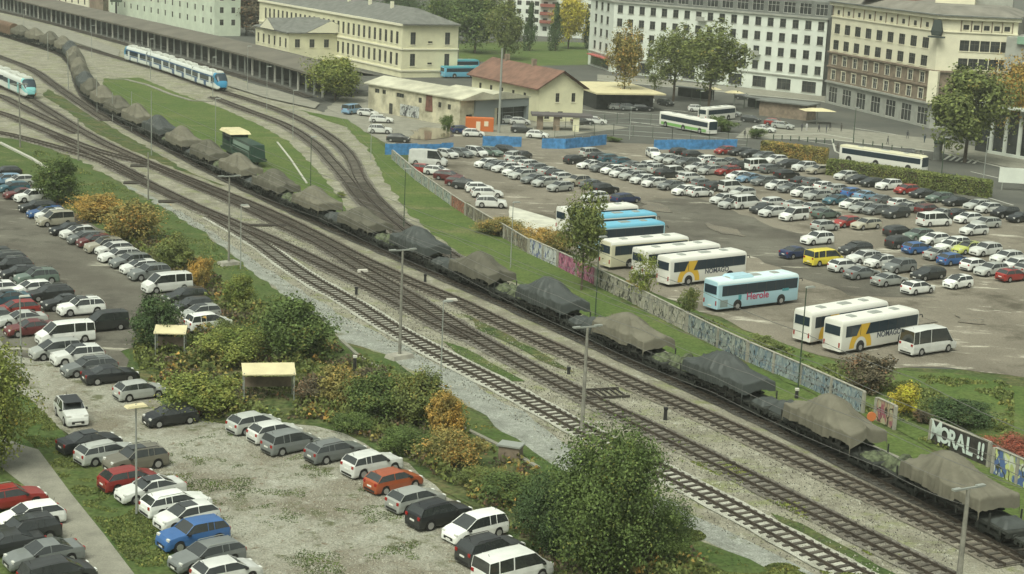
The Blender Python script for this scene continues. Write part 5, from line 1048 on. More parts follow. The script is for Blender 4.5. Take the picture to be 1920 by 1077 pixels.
for t in (0, .22):
    V = [(a2.x, a2.y, ze-t), (m2.x, m2.y, zr-t), (b2.x, b2.y, ze-t)]; V += [(x+e.x, y+e.y, z) for x, y, z in V]; mb.add(V, [(0, 1, 4, 3), (1, 2, 5, 4)])
mb.build('roof', TILE, r)
for k in (12, 24): q = MB(); c = m_+dp*k; q.box((c.x, c.y, zr+.4), (.9, .9, 1.8), 0, .5); q.build('chimney', BRN, r)
p = G(1052, 246); r = empty('entrance_canopy', p, 0, 'low dark grey canopy in front of the yellow gabled house', 'canopy'); mb = MB(); mb.box((0, 2, 3.1), (12.5, 5, .4), 0, .05); mb.build('roof', mat('dark_felt', (.10, .09, .09), .9), r)
for dx in (-4.4, -1, 3): q = MB(); q.box((dx, .4, 1.5), (1.3, 1.0, 3)); q.build('pier', BRN if dx < 0 else YEL, r)
p = G(1150, 206); r = empty('low_pavilion', p, 0, 'long low pavilion with cream flat roof behind the gabled house', 'building'); mb = MB(); mb.box((0, 10, 1.9), (14, 18, 3.8), 0, .3); mb.build('glass_wall', WGL, r); mb = MB(); mb.box((0, 10, 4.0), (17, 26, .35), 0, .3); mb.build('roof', CREAM, r)
p = G(1478, 222); r = empty('kiosk', p, 0, 'dark brown kiosk with railings beside the cream street canopy', 'kiosk'); mb = MB(); mb.box((0, 2, 1.7), (12, 5, 3.4), 0, -.6); mb.build('wall', BRN, r); mb = MB(); mb.box((0, 2, 3.55), (13.5, 6.5, .3), 0, -.6); mb.build('roof', DKROOF, r)
for (x, y, w_, lb) in ((1531, 232, 7.4, 'cream street canopy in front of the grey shop fronts'), (1376, 197, 4.5, 'small cream parasol near the kiosk by the white block'), (1335, 190, 4, 'pale green parasol under the street trees')):
    r = empty('street_canopy', G(x, y), 0, lb, 'canopy'); mb = MB(); mb.box((0, 0, 3.2), (w_, w_*.6, .5), 0, .2, .35); mb.build('roof', CREAM, r); mb = MB(); mb.tube([(0, 0, 0), (0, 0, 3.1)], .12, 6); mb.build('post', GALV, r)
# orange container
r = empty('site_container', G(899, 247), R_(4), 'orange site container with a white door in front of the metal hall', 'container'); mb = MB(); mb.box((0, 1.2, 1.35), (5.6, 2.4, 2.6)); mb.build('body', mat('container_orange', (.50, .13, .03), .6), r)
for dx, z_, h, n_ in ((-.3, 1.05, 1.9, 'door'), (1.3, 1.6, 1.0, 'window')): q = MB(); q.box((dx, -.03, z_), (.85, .06, h)); q.build(n_, mat('container_'+n_, (.7, .6, .45), .5), r)
# ------------------------------------------------------------ fences and walls
BLUEF = mat('blue_sheet', (.07, .25, .52), .55, noise=.4, nscale=1.2)
mb = MB()
for i in range(12): mb.box((-1.15+i*.2, (.03 if i % 2 else 0), 1.0), (.2, .05, 2.0))
mb.box((0, .05, 1.9), (2.3, .06, .08)); BPAN = mb.mesh('blue_panel', BLUEF)
mb = MB(); mb.box((0, 0, 1.05), (.09, .09, 2.1)); BPOST = mb.mesh('post', GALV)
def bluefence(pts, where):
    P = [v2(G(*p)) for p in pts]; n = 0
    for a, b in zip(P, P[1:]):
        d = (b-a); k = max(1, int(d.length/2.4+.5)); e = d/k
        for i in range(k):
            c = a+e*(i+.5); rz = math.atan2(d.y, d.x)
            r = empty('blue_fence_panel', (c.x, c.y, 0), rz, f'{ordn(n)} blue corrugated fence panel from the left, {where}', 'fence panel', 'blue corrugated fence panels'); o = link('sheet', BPAN, r); o.scale = (e.length/2.4, 1, rnd(.93, 1.03)); link('post', BPOST, r, (-1.15*e.length/2.4, .08, 0)); n += 1
bluefence([(722, 291), (760, 291), (850, 289)], 'near the white van')
bluefence([(905, 275), (978, 276)], 'behind the parked estate cars')
bluefence([(1016, 279), (1060, 280), (1137, 272)], 'in the middle stretch')
bluefence([(1226, 281), (1300, 281), (1382, 280)], 'in the right stretch')
# wire mesh fence behind the blue one
for k_, pts in enumerate((((1040, 258), (1150, 255), (1260, 262), (1400, 275)), ((1060, 240), (1180, 232), (1300, 240)))):
    P = [v2(G(*p)) for p in pts]; r = empty('site_fence', P[0], 0, ['thin grey railing fence right behind the blue panels', 'pale railing fence along the station yard'][k_], 'fence')
    q = MB(); w_ = MB()
    for a, b in zip(P, P[1:]):
        n = max(2, int((b-a).length/3.5))
        for i in range(n+1): c = a+(b-a)*i/n-P[0]; q.box((c.x, c.y, 1.2), (.09, .09, 2.4))
        for z_ in (.3, 1.2, 2.3): w_.tube([tuple(a-P[0]+Vector((0, 0, z_))), tuple(b-P[0]+Vector((0, 0, z_)))], .03, 4)
    q.build('posts', GPOLE, r); w_.build('rails', GALV, r)
CAP = mat('concrete_cap', (.32, .31, .26), .9, noise=.3, nscale=1)
def gwall(pts, m, label, h=2.0, text=None):
    P = [v2(G(*p)) for p in pts]; O = P[0]; r = empty('graffiti_wall', O, 0, label, 'wall', 'graffiti wall sections'); q = MB(); c = MB(); pl = MB()
    for a, b in zip(P, P[1:]):
        d = (b-a).normalized(); L = (b-a).length; q.obox(a-O, d, L-.02, .18, 0, h); c.obox(a-O-Vector((-d.y, d.x, 0))*.04, d, L-.02, .26, h, h+.08)
        n = max(1, int(L/4))
        for i in range(n+1): p = a+d*(L*i/n)-O; pl.box((p.x, p.y, h/2), (.26, .26, h+.06), 0, math.atan2(d.y, d.x))
    q.build('wall_panel', m, r); c.build('coping', CAP, r); pl.build('pillars', CAP, r); return r, P
gwall([(735, 300), (779, 339), (845, 386)], graf('graffiti_pale', (.30, .33, .28), (.20, .26, .27), (.36, .37, .33)), 'pale grey-green graffiti wall section nearest the blue fence', 1.7)
gwall([(846, 387), (872, 404)], graf('graffiti_red', (.26, .10, .06), (.30, .20, .14), (.10, .08, .07)), 'short wall section sprayed rusty red below the parked white cars', 1.7)
gwall([(873, 405), (905, 425), (945, 448), (990, 476)], graf('graffiti_brown', (.17, .15, .11), (.10, .10, .08), (.30, .30, .25)), 'brownish overgrown wall section under the creeper', 1.8)
gwall([(992, 477), (1044, 501)], graf('graffiti_white', (.42, .44, .43), (.12, .15, .28), (.5, .5, .48)), 'whitish wall section with blue lettering left of the pink one', 2.0)
gwall([(1046, 502), (1116, 535)], graf('graffiti_pink', (.36, .13, .20), (.22, .05, .12), (.42, .24, .32)), 'wall section sprayed all over in pink')
gwall([(1118, 536), (1188, 571)], graf('graffiti_black', (.28, .27, .21), (.06, .06, .05), (.33, .33, .28)), 'grey wall section with black tags right of the pink one')
gwall([(1190, 572), (1286, 622)], graf('graffiti_grey', (.31, .30, .24), (.22, .22, .19), (.40, .39, .33)), 'beige grey wall section below the light blue coach')
gwall([(1288, 623), (1345, 652), (1400, 678)], graf('graffiti_teal', (.22, .25, .23), (.10, .14, .17), (.34, .36, .32)), 'grey-green tagged wall section below the white coaches')
gwall([(1402, 679), (1500, 722), (1617, 776)], graf('graffiti_blue', (.21, .25, .26), (.13, .19, .24), (.30, .35, .34)), 'long blue-grey graffiti wall section ending near the orange sign')
gwall([(1640, 789), (1676, 806)], graf('graffiti_tan', (.33, .26, .17), (.28, .09, .12), (.38, .36, .24), 1.0), 'short tan wall piece with pink letters beside the orange sign', 2.1)
r, P = gwall([(1743, 831), (1852, 877)], mat('dark_wall_paint', (.05, .045, .04), .9, noise=.5, nscale=1.5), 'dark wall section with white MORAL!! lettering', 2.1)
d = (P[1]-P[0]).normalized(); L = (P[1]-P[0]).length; n = Vector((d.y, -d.x, 0)); n = n if n.dot(P[0]) < 0 else -n
for txt, u, z_, sz in (('M', .09, 1.22, 2.5), ('O', .25, 1.12, 1.9), ('R', .385, 1.1, 2.0), ('A', .53, 1.05, 2.1), ('L', .68, 1.05, 2.1), ('!!', .87, 1.05, 2.0)):
    for o_, m_, s_ in ((.05, BLACK, 1.0), (.07, mat('pale_spray_paint', (.58, .66, .62), .8), 1.0)):
        o = link('lettering', textmesh(txt, sz*.97, m_, .01, .10 if m_ is BLACK else .055), r); q = d*(L*u)+n*o_; o.location = (q.x+(.06 if m_ is BLACK else 0), q.y, z_-(.07 if m_ is BLACK else 0)); o.rotation_euler = (R_(90), 0, math.atan2(d.y, d.x)); o.scale = (.82, 1.0, 1)
gwall([(1860, 889), (1905, 909), (1990, 950)], graf('graffiti_bright', (.40, .46, .18), (.08, .14, .32), (.55, .58, .50), .8), 'bright green, white and blue graffiti wall section at the right edge', 2.2)
# ------------------------------------------------------------ masts, lamps, wires
def mast(name, x, yb, yt, label, m=POLE, rad=.16, arms=None, cat='mast', group=None, base=False, head=None, arm=1.25, ang=30):
    p = G(x, yb); s = SC(x, yb); h = (yb-yt)/(s*math.cos(PITCH))*1.03; r = empty(name, p, R_(ang), label, cat, group)
    mb = MB(); mb.tube([(0, 0, 0), (0, 0, h)], rad, 8, 0, rad*.62); mb.build('pole', m, r)
    if arms: mb = MB(); mb.box((0, 0, h), (arm*2, .14, .12)); mb.box((arm*.85, 0, h+.06), (.7, .3, .12)); mb.box((-arm*.85, 0, h+.06), (.7, .3, .12)); mb.build('crossarm', GALV, r)
    if head: mb = MB(); mb.box((.45, 0, h+.03), (1.0, .34, .14), 0, 0, .8); mb.build('lamp_head', head, r)
    if base: mb = MB(); mb.box((0, 0, .22), (2.6, 1.6, .44), 0, .2, .85); mb.build('plinth', CAP, r)
    return r
GM = 'concrete lamp masts of the yard'
mast('lamp_mast', 429, 497, 338, 'tall concrete lamp mast with T head at the edge of the grass bank', arms=1, group=GM, base=True, rad=.15)
mast('lamp_mast', 749, 672, 476, 'tall concrete lamp mast with T head and footing in the middle of the yard', arms=1, group=GM, base=True, rad=.17)
mast('lamp_mast', 1091, 808, 618, 'tall concrete lamp mast with T head rising behind the big green bush', arms=1, group=GM, rad=.19)
mast('lamp_mast', 1797, 1092, 916, 'concrete lamp mast with T head at the bottom right corner', arms=1, group=GM, rad=.21)
mast('lamp_mast', 278, 376, 290, 'concrete mast at the top edge of the autumn bushes', arms=0, group=GM, rad=.14)
mast('lamp_mast', 147, 302, 226, 'short concrete mast between the yard tracks, left', arms=0, group=GM, rad=.14)
mast('lamp_mast', 38, 277, 165, 'concrete mast in front of the turquoise nosed train', arms=1, group=GM, rad=.14)
GC = 'thin steel masts along the covered train'
for x, yb, yt, l in ((284, 292, 177, 'right'), (247, 246, 176, 'middle'), (211, 229, 177, 'left of the three'), (182, 212, 148, 'farther left'), (128, 170, 102, 'beside the bend'), (90, 112, 66, 'beyond the bend')): mast('catenary_mast', x, yb, yt, f'thin grey mast beside the covered train, {l}', GALV, .09, group=GC)
for x, yb, yt, l, m in ((451, 506, 390, 'thin lamp post on the ballast right of the mast on the bank', GALV), (826, 722, 570, 'thin lamp post on the ballast beside the nearest track', GALV), (957, 503, 385, 'thin grey post on the embankment near the khaki tarpaulin', GALV), (1116, 593, 450, 'post with white T head standing by the pink wall', GPOLE), (1496, 732, 545, 'thin dark post before the white coaches', GPOLE), (582, 357, 262, 'dark green post on the grass island', GPOLE), (757, 428, 322, 'dark post beside the curving track', GPOLE), (549, 262, 175, 'grey post between the curving tracks', GALV), (404, 275, 190, 'thin post behind the green locomotive', GALV), (500, 212, 130, 'grey post near the front of the blue train', GALV), (464, 170, 92, 'grey post beside the canopy', GALV), (282, 150, 78, 'grey post in front of the blue train', GALV), (172, 108, 52, 'grey post left of the blue train', GALV), (45, 72, 22, 'grey post by the brown wagons', GALV), (399, 185, 112, 'grey post at the nose of the blue train', GALV), (695, 300, 222, 'thin post on the embankment by the white cars', GALV)):
    mast('lamp_post', x, yb, yt, l, m, .075, head=GALV, cat='lamp post')
mast('lamp_post', 40, 690, 560, 'slim pale lamp post in front of the maroon saloon', GALV, .09, head=WFR, cat='lamp post')
mast('lamp_post', 256, 968, 760, 'slim lamp post with flat pale head beside the red hatchback', GALV, .09, cat='lamp post'); 
p = G(256, 968); hh = 208/(SC(256, 968)*math.cos(PITCH)); q = MB(); q.box((0, 0, hh+.1), (1.5, .7, .14), 0, .1, .85); COL.objects[-1]; o = q.build('lamp_head', CREAM, [c for c in COL.objects if c.name.startswith('lamp_post')][-1])
for x, yb, yt, l in ((1310, 232, 175, 'left of the green banded bus'), (1765, 330, 262, 'in front of the big street tree'), (1600, 262, 205, 'near the shop fronts'), (1180, 262, 205, 'behind the blue fence'), (1843, 345, 262, 'beside the hedge'), (935, 250, 100, 'by the red tiled roof')):
    mast('street_lamp', x, yb, yt, f'thin street lamp {l}', GPOLE if l[0] != 'b' else GALV, .10 if yt != 100 else .3, head=GALV if yt != 100 else None, cat='street lamp', group='street lamps of the far street')
def wire(path_px, z, label, w_=.022, offs=0):
    P = [G(*p) for p in path_px]; mb = MB(); pts = []
    for a, b in zip(P, P[1:]):
        for i in range(8):
            t = i/8; q = a+(b-a)*t; pts.append((q.x+offs, q.y, z-.22*4*t*(1-t)))
    pts.append((P[-1].x+offs, P[-1].y, z)); O = Vector(pts[0]); mb.tube([Vector(p)-O for p in pts], w_, 4); tag(mb.build('overhead_wire', WIRE, loc=O), label, 'wire', 'overhead wires over the tracks')
TW = [(320, 282), (550, 397), (720, 472), (912, 556), (1100, 640), (1300, 727), (1520, 832), (1760, 956), (2050, 1110)]
wire(TW, 5.6, 'contact wire over the covered train', .028); wire(TW, 7.0, 'carrying wire above the covered train', .028)
TW2 = [(500, 400), (675, 489), (851, 565), (1040, 657), (1200, 730), (1400, 822), (1600, 915), (1900, 1060)]
wire(TW2, 5.6, 'contact wire over the second track from the covered train', .024); wire(TW2, 7.1, 'carrying wire over the second track from the covered train', .024)
wire([(1080, 560), (1300, 660), (1500, 755), (1700, 850), (1960, 990)], 6.5, 'wire on the embankment side of the covered train', .03)
for i_, (pp, lb) in enumerate((([(0, 250), (147, 288), (278, 346), (400, 404), (600, 495), (827, 614)], 'the lowest yard track'), ([(0, 213), (147, 272), (277, 309), (450, 385), (600, 458), (827, 595), (1085, 741), (1327, 860), (1640, 1019), (1790, 1095)], 'the middle main line'), ([(0, 163), (67, 194), (147, 244), (300, 318)], 'the turquoise nosed train'), ([(215, 108), (400, 168), (550, 220), (634, 271), (699, 372), (757, 427)], 'the blue train'), ([(47, 80), (94, 95), (150, 150), (209, 219), (320, 280)], 'the far covered wagons'))):
    wire(pp, 5.6, f'contact wire over {lb}', .02); wire(pp, 6.9, f'carrying wire over {lb}', .02)
# ------------------------------------------------------------ small things
def shelter(x, y, w_, d_, h, ang, label):
    r = empty('car_park_shelter', G(x, y), R_(ang), label, 'shelter'); mb = MB(); mb.add([(-w_/2, -d_/2, h-.25), (w_/2, -d_/2, h-.25), (w_/2, d_/2, h+.15), (-w_/2, d_/2, h+.15), (-w_/2, -d_/2, h-.15), (w_/2, -d_/2, h-.15), (w_/2, d_/2, h+.25), (-w_/2, d_/2, h+.25)], [(0, 3, 2, 1), (4, 5, 6, 7), (0, 1, 5, 4), (1, 2, 6, 5), (2, 3, 7, 6), (3, 0, 4, 7)]); mb.build('roof', CREAM, r)
    for sx in (-1, 1):
        for sy in (-1, 1): q = MB(); q.box((sx*(w_/2-.15), sy*(d_/2-.15), h/2), (.09, .09, h-.1)); q.build('post', GALV, r)
    q = MB(); q.box((0, d_/2-.3, 1.3), (w_-.5, .05, .9)); q.build('panel', BRN, r)
shelter(503, 748, 4.6, 2.4, 2.7, 12, 'cream roofed shelter on thin posts among the shrubs'); shelter(320, 668, 3.0, 1.7, 2.6, 5, 'small cream roofed shelter half hidden by the dark bush')
r = empty('utility_cabinet', G(957, 862), R_(-18), 'squat brick utility cabinet with pale lid beside the cable path', 'cabinet'); mb = MB(); mb.box((0, 0, .6), (1.7, 1.1, 1.2)); mb.build('cabinet_body', BRN, r); mb = MB(); mb.box((0, 0, 1.26), (1.95, 1.35, .14)); mb.build('lid', GALV, r)
r = empty('orange_marker', G(1632, 803), 0, 'round orange marker on a short post by the tan wall piece', 'sign'); mb = MB(); mb.cyl((0, 0, 1.05), (.2, -1, 0), .42, .12, 16); mb.build('disc', mat('marker_orange', (.55, .17, .06), .6), r); mb = MB(); mb.tube([(0, 0, 0), (0, 0, .9)], .06, 6); mb.build('post', GALV, r)
for x, y, h, l in ((665, 700, 1.5, 'small white topped signal post at the edge of the shrubs'), (1247, 788, .95, 'small dark track post between two tracks, bottom right'), (1493, 748, .8, 'short post with white top on the embankment'), (668, 553, .7, 'point machine lever between tracks, left of the middle mast'), (797, 530, .8, 'small dark signal on the verge beside the covered train'), (1066, 702, .5, 'dark junction box left of the mast behind the bush')):
    r = empty('track_post', G(x, y), 0, l, 'track post'); mb = MB(); mb.box((0, 0, h/2), (.32, .3, h), 0, 0, .85); mb.build('post', BLACK, r); mb = MB(); mb.box((0, 0, h+.1), (.36, .36, .2)); mb.build('cap', WFR if 'white' in l else BLACK, r)
for x, y, l in ((385, 391, 'left of the T mast'), (847, 567, 'right of the middle mast'), (680, 512, 'near the point lever')):
    r = tag(MB().build('tmp', CAP), None) if False else empty('concrete_slab', G(x+75 if l[0] == 'l' else x, y), .3, f'small pale concrete cable lid on the ballast {l}', 'slab'); mb = MB(); mb.box((0, 0, .2), (1.3, .7, .4), 0, 0, .85); mb.build('lid', mat('pale_concrete', (.5, .48, .42), .8), r)
p = G(1130, 741); r = empty('timber_crossing', p, R_(20), 'dark timber boarded frame beside the middle line near the mast', 'crossing'); mb = MB()
for i in range(7): mb.box((-1.8+i*.6, 0, .16), (.12, 2.6, .12))
mb.box((0, -1.3, .17), (4.2, .16, .2)); mb.box((0, 1.3, .17), (4.2, .16, .2)); mb.build('boards', PLANK, r)
r = empty('billboard', G(1905, 358), R_(-8), 'white advertising board on a stand at the right edge', 'billboard'); mb = MB(); mb.box((0, 0, 2.6), (6.2, .2, 2.6)); mb.build('board', WHI, r)
for sx in (-1, 1): mb = MB(); mb.box((sx*2.4, .1, .7), (.15, .15, 1.4)); mb.build('leg', GALV, r)
r = empty('advertising_column', G(1757, 300), 0, 'dark advertising column on the pavement behind the long white bus', 'column'); mb = MB(); mb.cyl((0, 0, 1.7), (0, 0, 1), .8, 3.4, 16); mb.build('drum', DKROOF, r); mb = MB(); mb.sphere((0, 0, 3.4), (1.0, 1.0, .5)); mb.build('cap', GPOLE, r)
for i, (x, y) in enumerate([(1450+i*16, 262+i*1.2) for i in range(8)]+[(1600+i*18, 268+i*3.4) for i in range(8)]):
    r = empty('bollard', G(x, y), 0, f'{ordn(i)} short dark bollard from the left along the kerb', 'bollard', 'bollards along the kerb'); mb = MB(); mb.tube([(0, 0, 0), (0, 0, .95)], .11, 8); mb.build('post', GPOLE, r); mb = MB(); mb.sphere((0, 0, .98), (.14, .14, .1)); mb.build('cap', GPOLE, r)
for x, y, w_, l in ((1300, 186, 11, 'long dark bus shelter under the street trees'), (1420, 205, 7, 'dark glazed bus shelter left of the brown kiosk')):
    r = empty('bus_shelter', G(x, y), R_(-38), l, 'shelter'); mb = MB(); mb.box((0, 0, 2.7), (w_, 2.4, .2)); mb.build('roof', DKROOF, r); mb = MB(); mb.box((0, 1.0, 1.35), (w_-.4, .06, 2.3)); mb.build('back_glass', WGL, r)
    for sx in (-1, 0, 1): q = MB(); q.box((sx*(w_/2-.3), -.9, 1.3), (.12, .12, 2.6)); q.build('post', GPOLE, r)
# distant pedestrians, one continuous figure grown from a skeleton
def figure(seed, stride):
    V = [(0, 0, .95), (0, 0, 1.18), (0, 0, 1.42), (0, 0, 1.52), (0, .01, 1.62), (0, .01, 1.74), (.2, 0, 1.4), (.27, .03*stride, 1.15), (.25, .12*stride, .92), (.25, .15*stride, .82), (-.2, 0, 1.4), (-.27, -.03*stride, 1.15), (-.25, -.1*stride, .92), (-.25, -.12*stride, .82),
         (.1, 0, .9), (.11, .16*stride, .5), (.1, .2*stride-.05, .09), (.1, .2*stride+.13, .05), (-.1, 0, .9), (-.11, -.12*stride, .5), (-.1, -.28*stride, .09), (-.1, -.28*stride+.16, .05)]
    E = [(0, 1), (1, 2), (2, 3), (3, 4), (4, 5), (2, 6), (6, 7), (7, 8), (8, 9), (2, 10), (10, 11), (11, 12), (12, 13), (0, 14), (14, 15), (15, 16), (16, 17), (0, 18), (18, 19), (19, 20), (20, 21)]
    R = [.15, .14, .15, .06, .095, .08, .07, .05, .04, .03, .07, .05, .04, .03, .1, .065, .045, .04, .1, .065, .045, .04]
    me = bpy.data.meshes.new('f'); me.from_pydata(V, E, []); ob = bpy.data.objects.new('f', me); COL.objects.link(ob); md = ob.modifiers.new('s', 'SKIN'); ob.modifiers.new('d', 'SUBSURF').levels = 1
    for i, v in enumerate(me.skin_vertices[0].data): v.radius = (R[i], R[i]*.8); v.use_root = i == 0
    dg = bpy.context.evaluated_depsgraph_get(); out = bpy.data.meshes.new_from_object(ob.evaluated_get(dg)); bpy.data.objects.remove(ob); out.name = 'person'; out.polygons.foreach_set('use_smooth', [True]*len(out.polygons)); return out
FIG = [figure(1, 1), figure(2, .3)]
for i, (x, y, c, l) in enumerate(((1503, 247, (.05, .05, .06), 'in dark clothes, leftmost of the group by the cream canopy'), (1512, 246, (.5, .5, .5), 'in a white top by the cream canopy'), (1535, 248, (.03, .03, .04), 'in black clothes right of the white topped one'), (1549, 250, (.06, .06, .08), 'in dark blue jacket in the street group'), (1556, 246, (.03, .03, .03), 'in black beside the dark blue jacket'), (1577, 247, (.08, .07, .06), 'in brown coat, rightmost of the street group'), (1701, 261, (.04, .04, .05), 'in dark clothes near the grey shop front'), (1733, 268, (.05, .07, .09), 'in blue grey coat walking under the street tree'), (1570, 286, (.06, .05, .04), 'in brown clothes behind the first hedge'), (1396, 260, (.04, .04, .04), 'in black at the end of the blue fence'), (1664, 272, (.1, .1, .1), 'in grey on the pavement above the long bus'))):
    m = mat(f'clothes_{i}', c, .9); me = FIG[i % 2].copy(); me.materials.clear(); me.materials.append(m); o = link('person', me, None, G(x, y, .03)+Vector((0, 0, .03)), rnd(0, 6)); tag(o, f'pedestrian standing {l}', 'person', 'pedestrians in the far street')
    hm = MB(); hm.sphere((0, 0, 1.76), (.1, .11, .09)); link('hair', hm.mesh('hair', mat(f'hair_{i}', (.04, .03, .02), .8)), o)
# ------------------------------------------------------------ plants
random.seed(21)
plant('large_bush', 'bush', 'huge green bushy tree beside the nearest siding at the bottom centre', (1140, 1105), 325, 320, 'big', 'green', 0.0, depth=.8)
plant('large_bush', 'bush', 'dark green bush at the left foot of the huge bushy tree', (1020, 1060), 150, 170, 'big2', 'dark')
plant('large_bush', 'bush', 'green bush at the right foot of the huge bushy tree', (1245, 1085), 130, 150, 'big2', 'green')
plant('broad_tree', 'tree', 'yellow-green tree at the left edge above the footpath', (-28, 905), 215, 272, 'big2', 'lime', .05)
BS = 'shrubs on the bank between car park and tracks'
for nm, x, y, w_, h, k, m, l in (('round_bush', 107, 388, 98, 95, 'bushB', 'green', 'round green bush above the white suv at the left'), ('round_bush', 178, 420, 95, 58, 'bushA', 'orange', 'low orange bush right of the round green bush'), ('round_bush', 245, 462, 125, 92, 'tree', 'autumn', 'big yellow-brown bush above the parked white cars'), ('round_bush', 322, 515, 95, 75, 'bushB', 'olive', 'olive bush between the yellow-brown and the orange one'),
    ('round_bush', 378, 548, 52, 76, 'bushC', 'orange', 'slim orange bush behind the white minibus van'), ('round_bush', 447, 585, 72, 72, 'bushB', 'lime', 'yellow-green bush standing alone on the grass bank'), ('round_bush', 290, 665, 108, 118, 'tree', 'dark', 'dark green bush left of the small cream shelter'), ('round_bush', 555, 690, 155, 140, 'tree', 'green', 'large dark green bush at the edge of the ballast'),
    ('round_bush', 432, 692, 122, 80, 'bushA', 'lime', 'yellow-green bush right of the small cream shelter'), ('round_bush', 376, 796, 140, 98, 'bushA', 'lime', 'yellow-green bush above the black hatchback'), ('round_bush', 640, 775, 110, 85, 'bushB', 'autumn', 'brownish bush right of the cream roofed shelter'), ('round_bush', 705, 800, 125, 105, 'tree', 'green', 'green bush in the middle of the shrub belt'),
    ('round_bush', 790, 810, 118, 122, 'tree', 'olive', 'olive bush left of the orange tinged one'), ('round_bush', 835, 838, 85, 108, 'bushB', 'orange', 'orange tinged bush near the ballast edge'), ('round_bush', 850, 890, 110, 82, 'bushA', 'autumn', 'low brown bush above the silver hatchback'), ('round_bush', 590, 770, 90, 68, 'bushC', 'brown', 'thin brown bush under the cream roofed shelter'),
    ('round_bush', 500, 660, 70, 55, 'bushA', 'green', 'low green bush left of the large dark one'), ('round_bush', 700, 735, 80, 50, 'bushC', 'brown', 'greyish bare bush by the cable path'), ('round_bush', 960, 960, 120, 70, 'bushA', 'green', 'low scrub behind the black suv'), ('round_bush', 760, 860, 90, 60, 'bushA', 'green', 'low green scrub behind the white suv'), ('round_bush', 900, 925, 80, 50, 'bushA', 'olive', 'low olive scrub below the utility cabinet'), ('round_bush', 660, 820, 80, 45, 'bushA', 'green', 'low green scrub behind the grey estate car'), ('round_bush', 420, 640, 60, 40, 'bushA', 'olive', 'low scrub beside the white people carrier')):
    plant(nm, 'bush', l, (x, y), w_, h, k, m, group=BS)
plant('slender_tree', 'tree', 'thin autumn tree in front of the cyan roofed coaches', (1090, 545), 104, 188, 'treeB', 'olive', .22)
plant('slender_tree', 'tree', 'thin yellow-green sapling in front of the pale yellow coach', (1203, 575), 62, 108, 'thin', 'lime', .15)
for x, y, w_, h, l in ((1352, 250, 70, 38, 'green bush at the nose of the green banded bus'), (1418, 262, 46, 26, 'small green bush at the end of the blue fence'), (1150, 268, 40, 14, 'low weeds between the two right blue fence stretches'), (890, 258, 30, 16, 'small bush by the orange container'), (838, 250, 30, 40, 'dark creeper bush against the warehouse wall')): plant('round_bush', 'bush', l, (x, y), w_, h, 'bushC', 'green')
plant('slender_tree', 'tree', 'small olive sapling left of the light blue coach', (1290, 602), 50, 72, 'bushC', 'olive', .05)
for x, y, w_, h, k, m, l in ((1628, 748, 120, 92, 'bushC', 'brown', 'bare dark brown bush below the white coaches'), (1692, 790, 75, 82, 'bushC', 'yellow', 'bright yellow bush right of the tan wall piece'), (1800, 812, 120, 62, 'bushA', 'dark', 'dark bush behind the MORAL wall'), (1905, 868, 110, 44, 'bushA', 'red', 'red leaved bush between the MORAL wall and the bright graffiti'), (945, 446, 95, 40, 'bushA', 'autumn', 'creeper tumbling over the brownish wall section'), (1010, 468, 75, 42, 'bushA', 'orange', 'orange creeper over the whitish wall section'), (1045, 482, 70, 50, 'bushA', 'autumn', 'autumn bush at the foot of the thin tree'), (1728, 800, 44, 34, 'bushC', 'brown', 'thin scrub left of the MORAL wall'), (1180, 560, 60, 36, 'bushC', 'orange', 'low orange scrub behind the black tagged wall'), (1430, 660, 90, 30, 'bushC', 'olive', 'low weeds behind the wall left of the coaches'), (640, 372, 24, 14, 'bushC', 'lime', 'tiny yellow-green shrub on the grass island')):
    plant('round_bush', 'bush', l, (x, y), w_, h, k, m)
plant('broad_tree', 'tree', 'yellow-green tree at the end of the platform canopy', (628, 190), 118, 86, 'tree', 'lime', .12)
def inpoly(x, y, P):
    c = False; j = len(P)-1
    for i in range(len(P)):
        if (P[i].y > y) != (P[j].y > y) and x < (P[j].x-P[i].x)*(y-P[i].y)/(P[j].y-P[i].y)+P[i].x: c = not c
        j = i
    return c
def undergrowth(name, pts, n, h, leaf, m, label_seed, th=-.1, z=.08):
    P = [G(*p) for p in pts]; x0, x1 = min(p.x for p in P), max(p.x for p in P); y0, y1 = min(p.y for p in P), max(p.y for p in P); rg = random.Random(label_seed); mb = MB(); k = 0; t = 0
    while k < n and t < n*12:
        t += 1; x, y = rg.uniform(x0, x1), rg.uniform(y0, y1)
        d = mnoise.noise(Vector((x*.22, y*.22, label_seed)))+.5*mnoise.noise(Vector((x*.7, y*.7, label_seed)))
        if d < th or not inpoly(x, y, P): continue
        hh = h*min(1, (d-th)*2.2+.15)*rg.uniform(.2, 1); a = rg.uniform(0, 6.28); u = Vector((math.cos(a), math.sin(a), rg.uniform(-.3, .3)))*leaf*rg.uniform(.6, 1.3); v = Vector((rg.gauss(0, .5), rg.gauss(0, .5), 1)).normalized()*leaf*rg.uniform(.6, 1.2); c = Vector((x, y, z+hh)); mb.quad(c-u-v*.5, c+u-v*.5, c+u*.4+v, c-u*.4+v); k += 1
    o = mb.build(name, m); o['kind'] = 'stuff'; return o
SH = [(150, 385), (230, 395), (330, 455), (420, 535), (500, 590), (640, 660), (760, 725), (860, 800), (960, 870), (1060, 915), (1240, 1000), (1330, 1060), (1300, 1150), (1080, 1150), (1000, 1030), (900, 950), (760, 862), (600, 790), (420, 790), (322, 762), (252, 690), (250, 645), (330, 625), (410, 600), (310, 505), (210, 440)]
undergrowth('undergrowth', SH, 26000, 1.3, .16, LEAFM['olive'], 3, 0.0)
undergrowth('undergrowth', SH, 16000, .9, .15, LEAFM['brown'], 4, .05)
undergrowth('undergrowth', SH, 12000, 1.6, .16, LEAFM['autumn'], 5, .15)
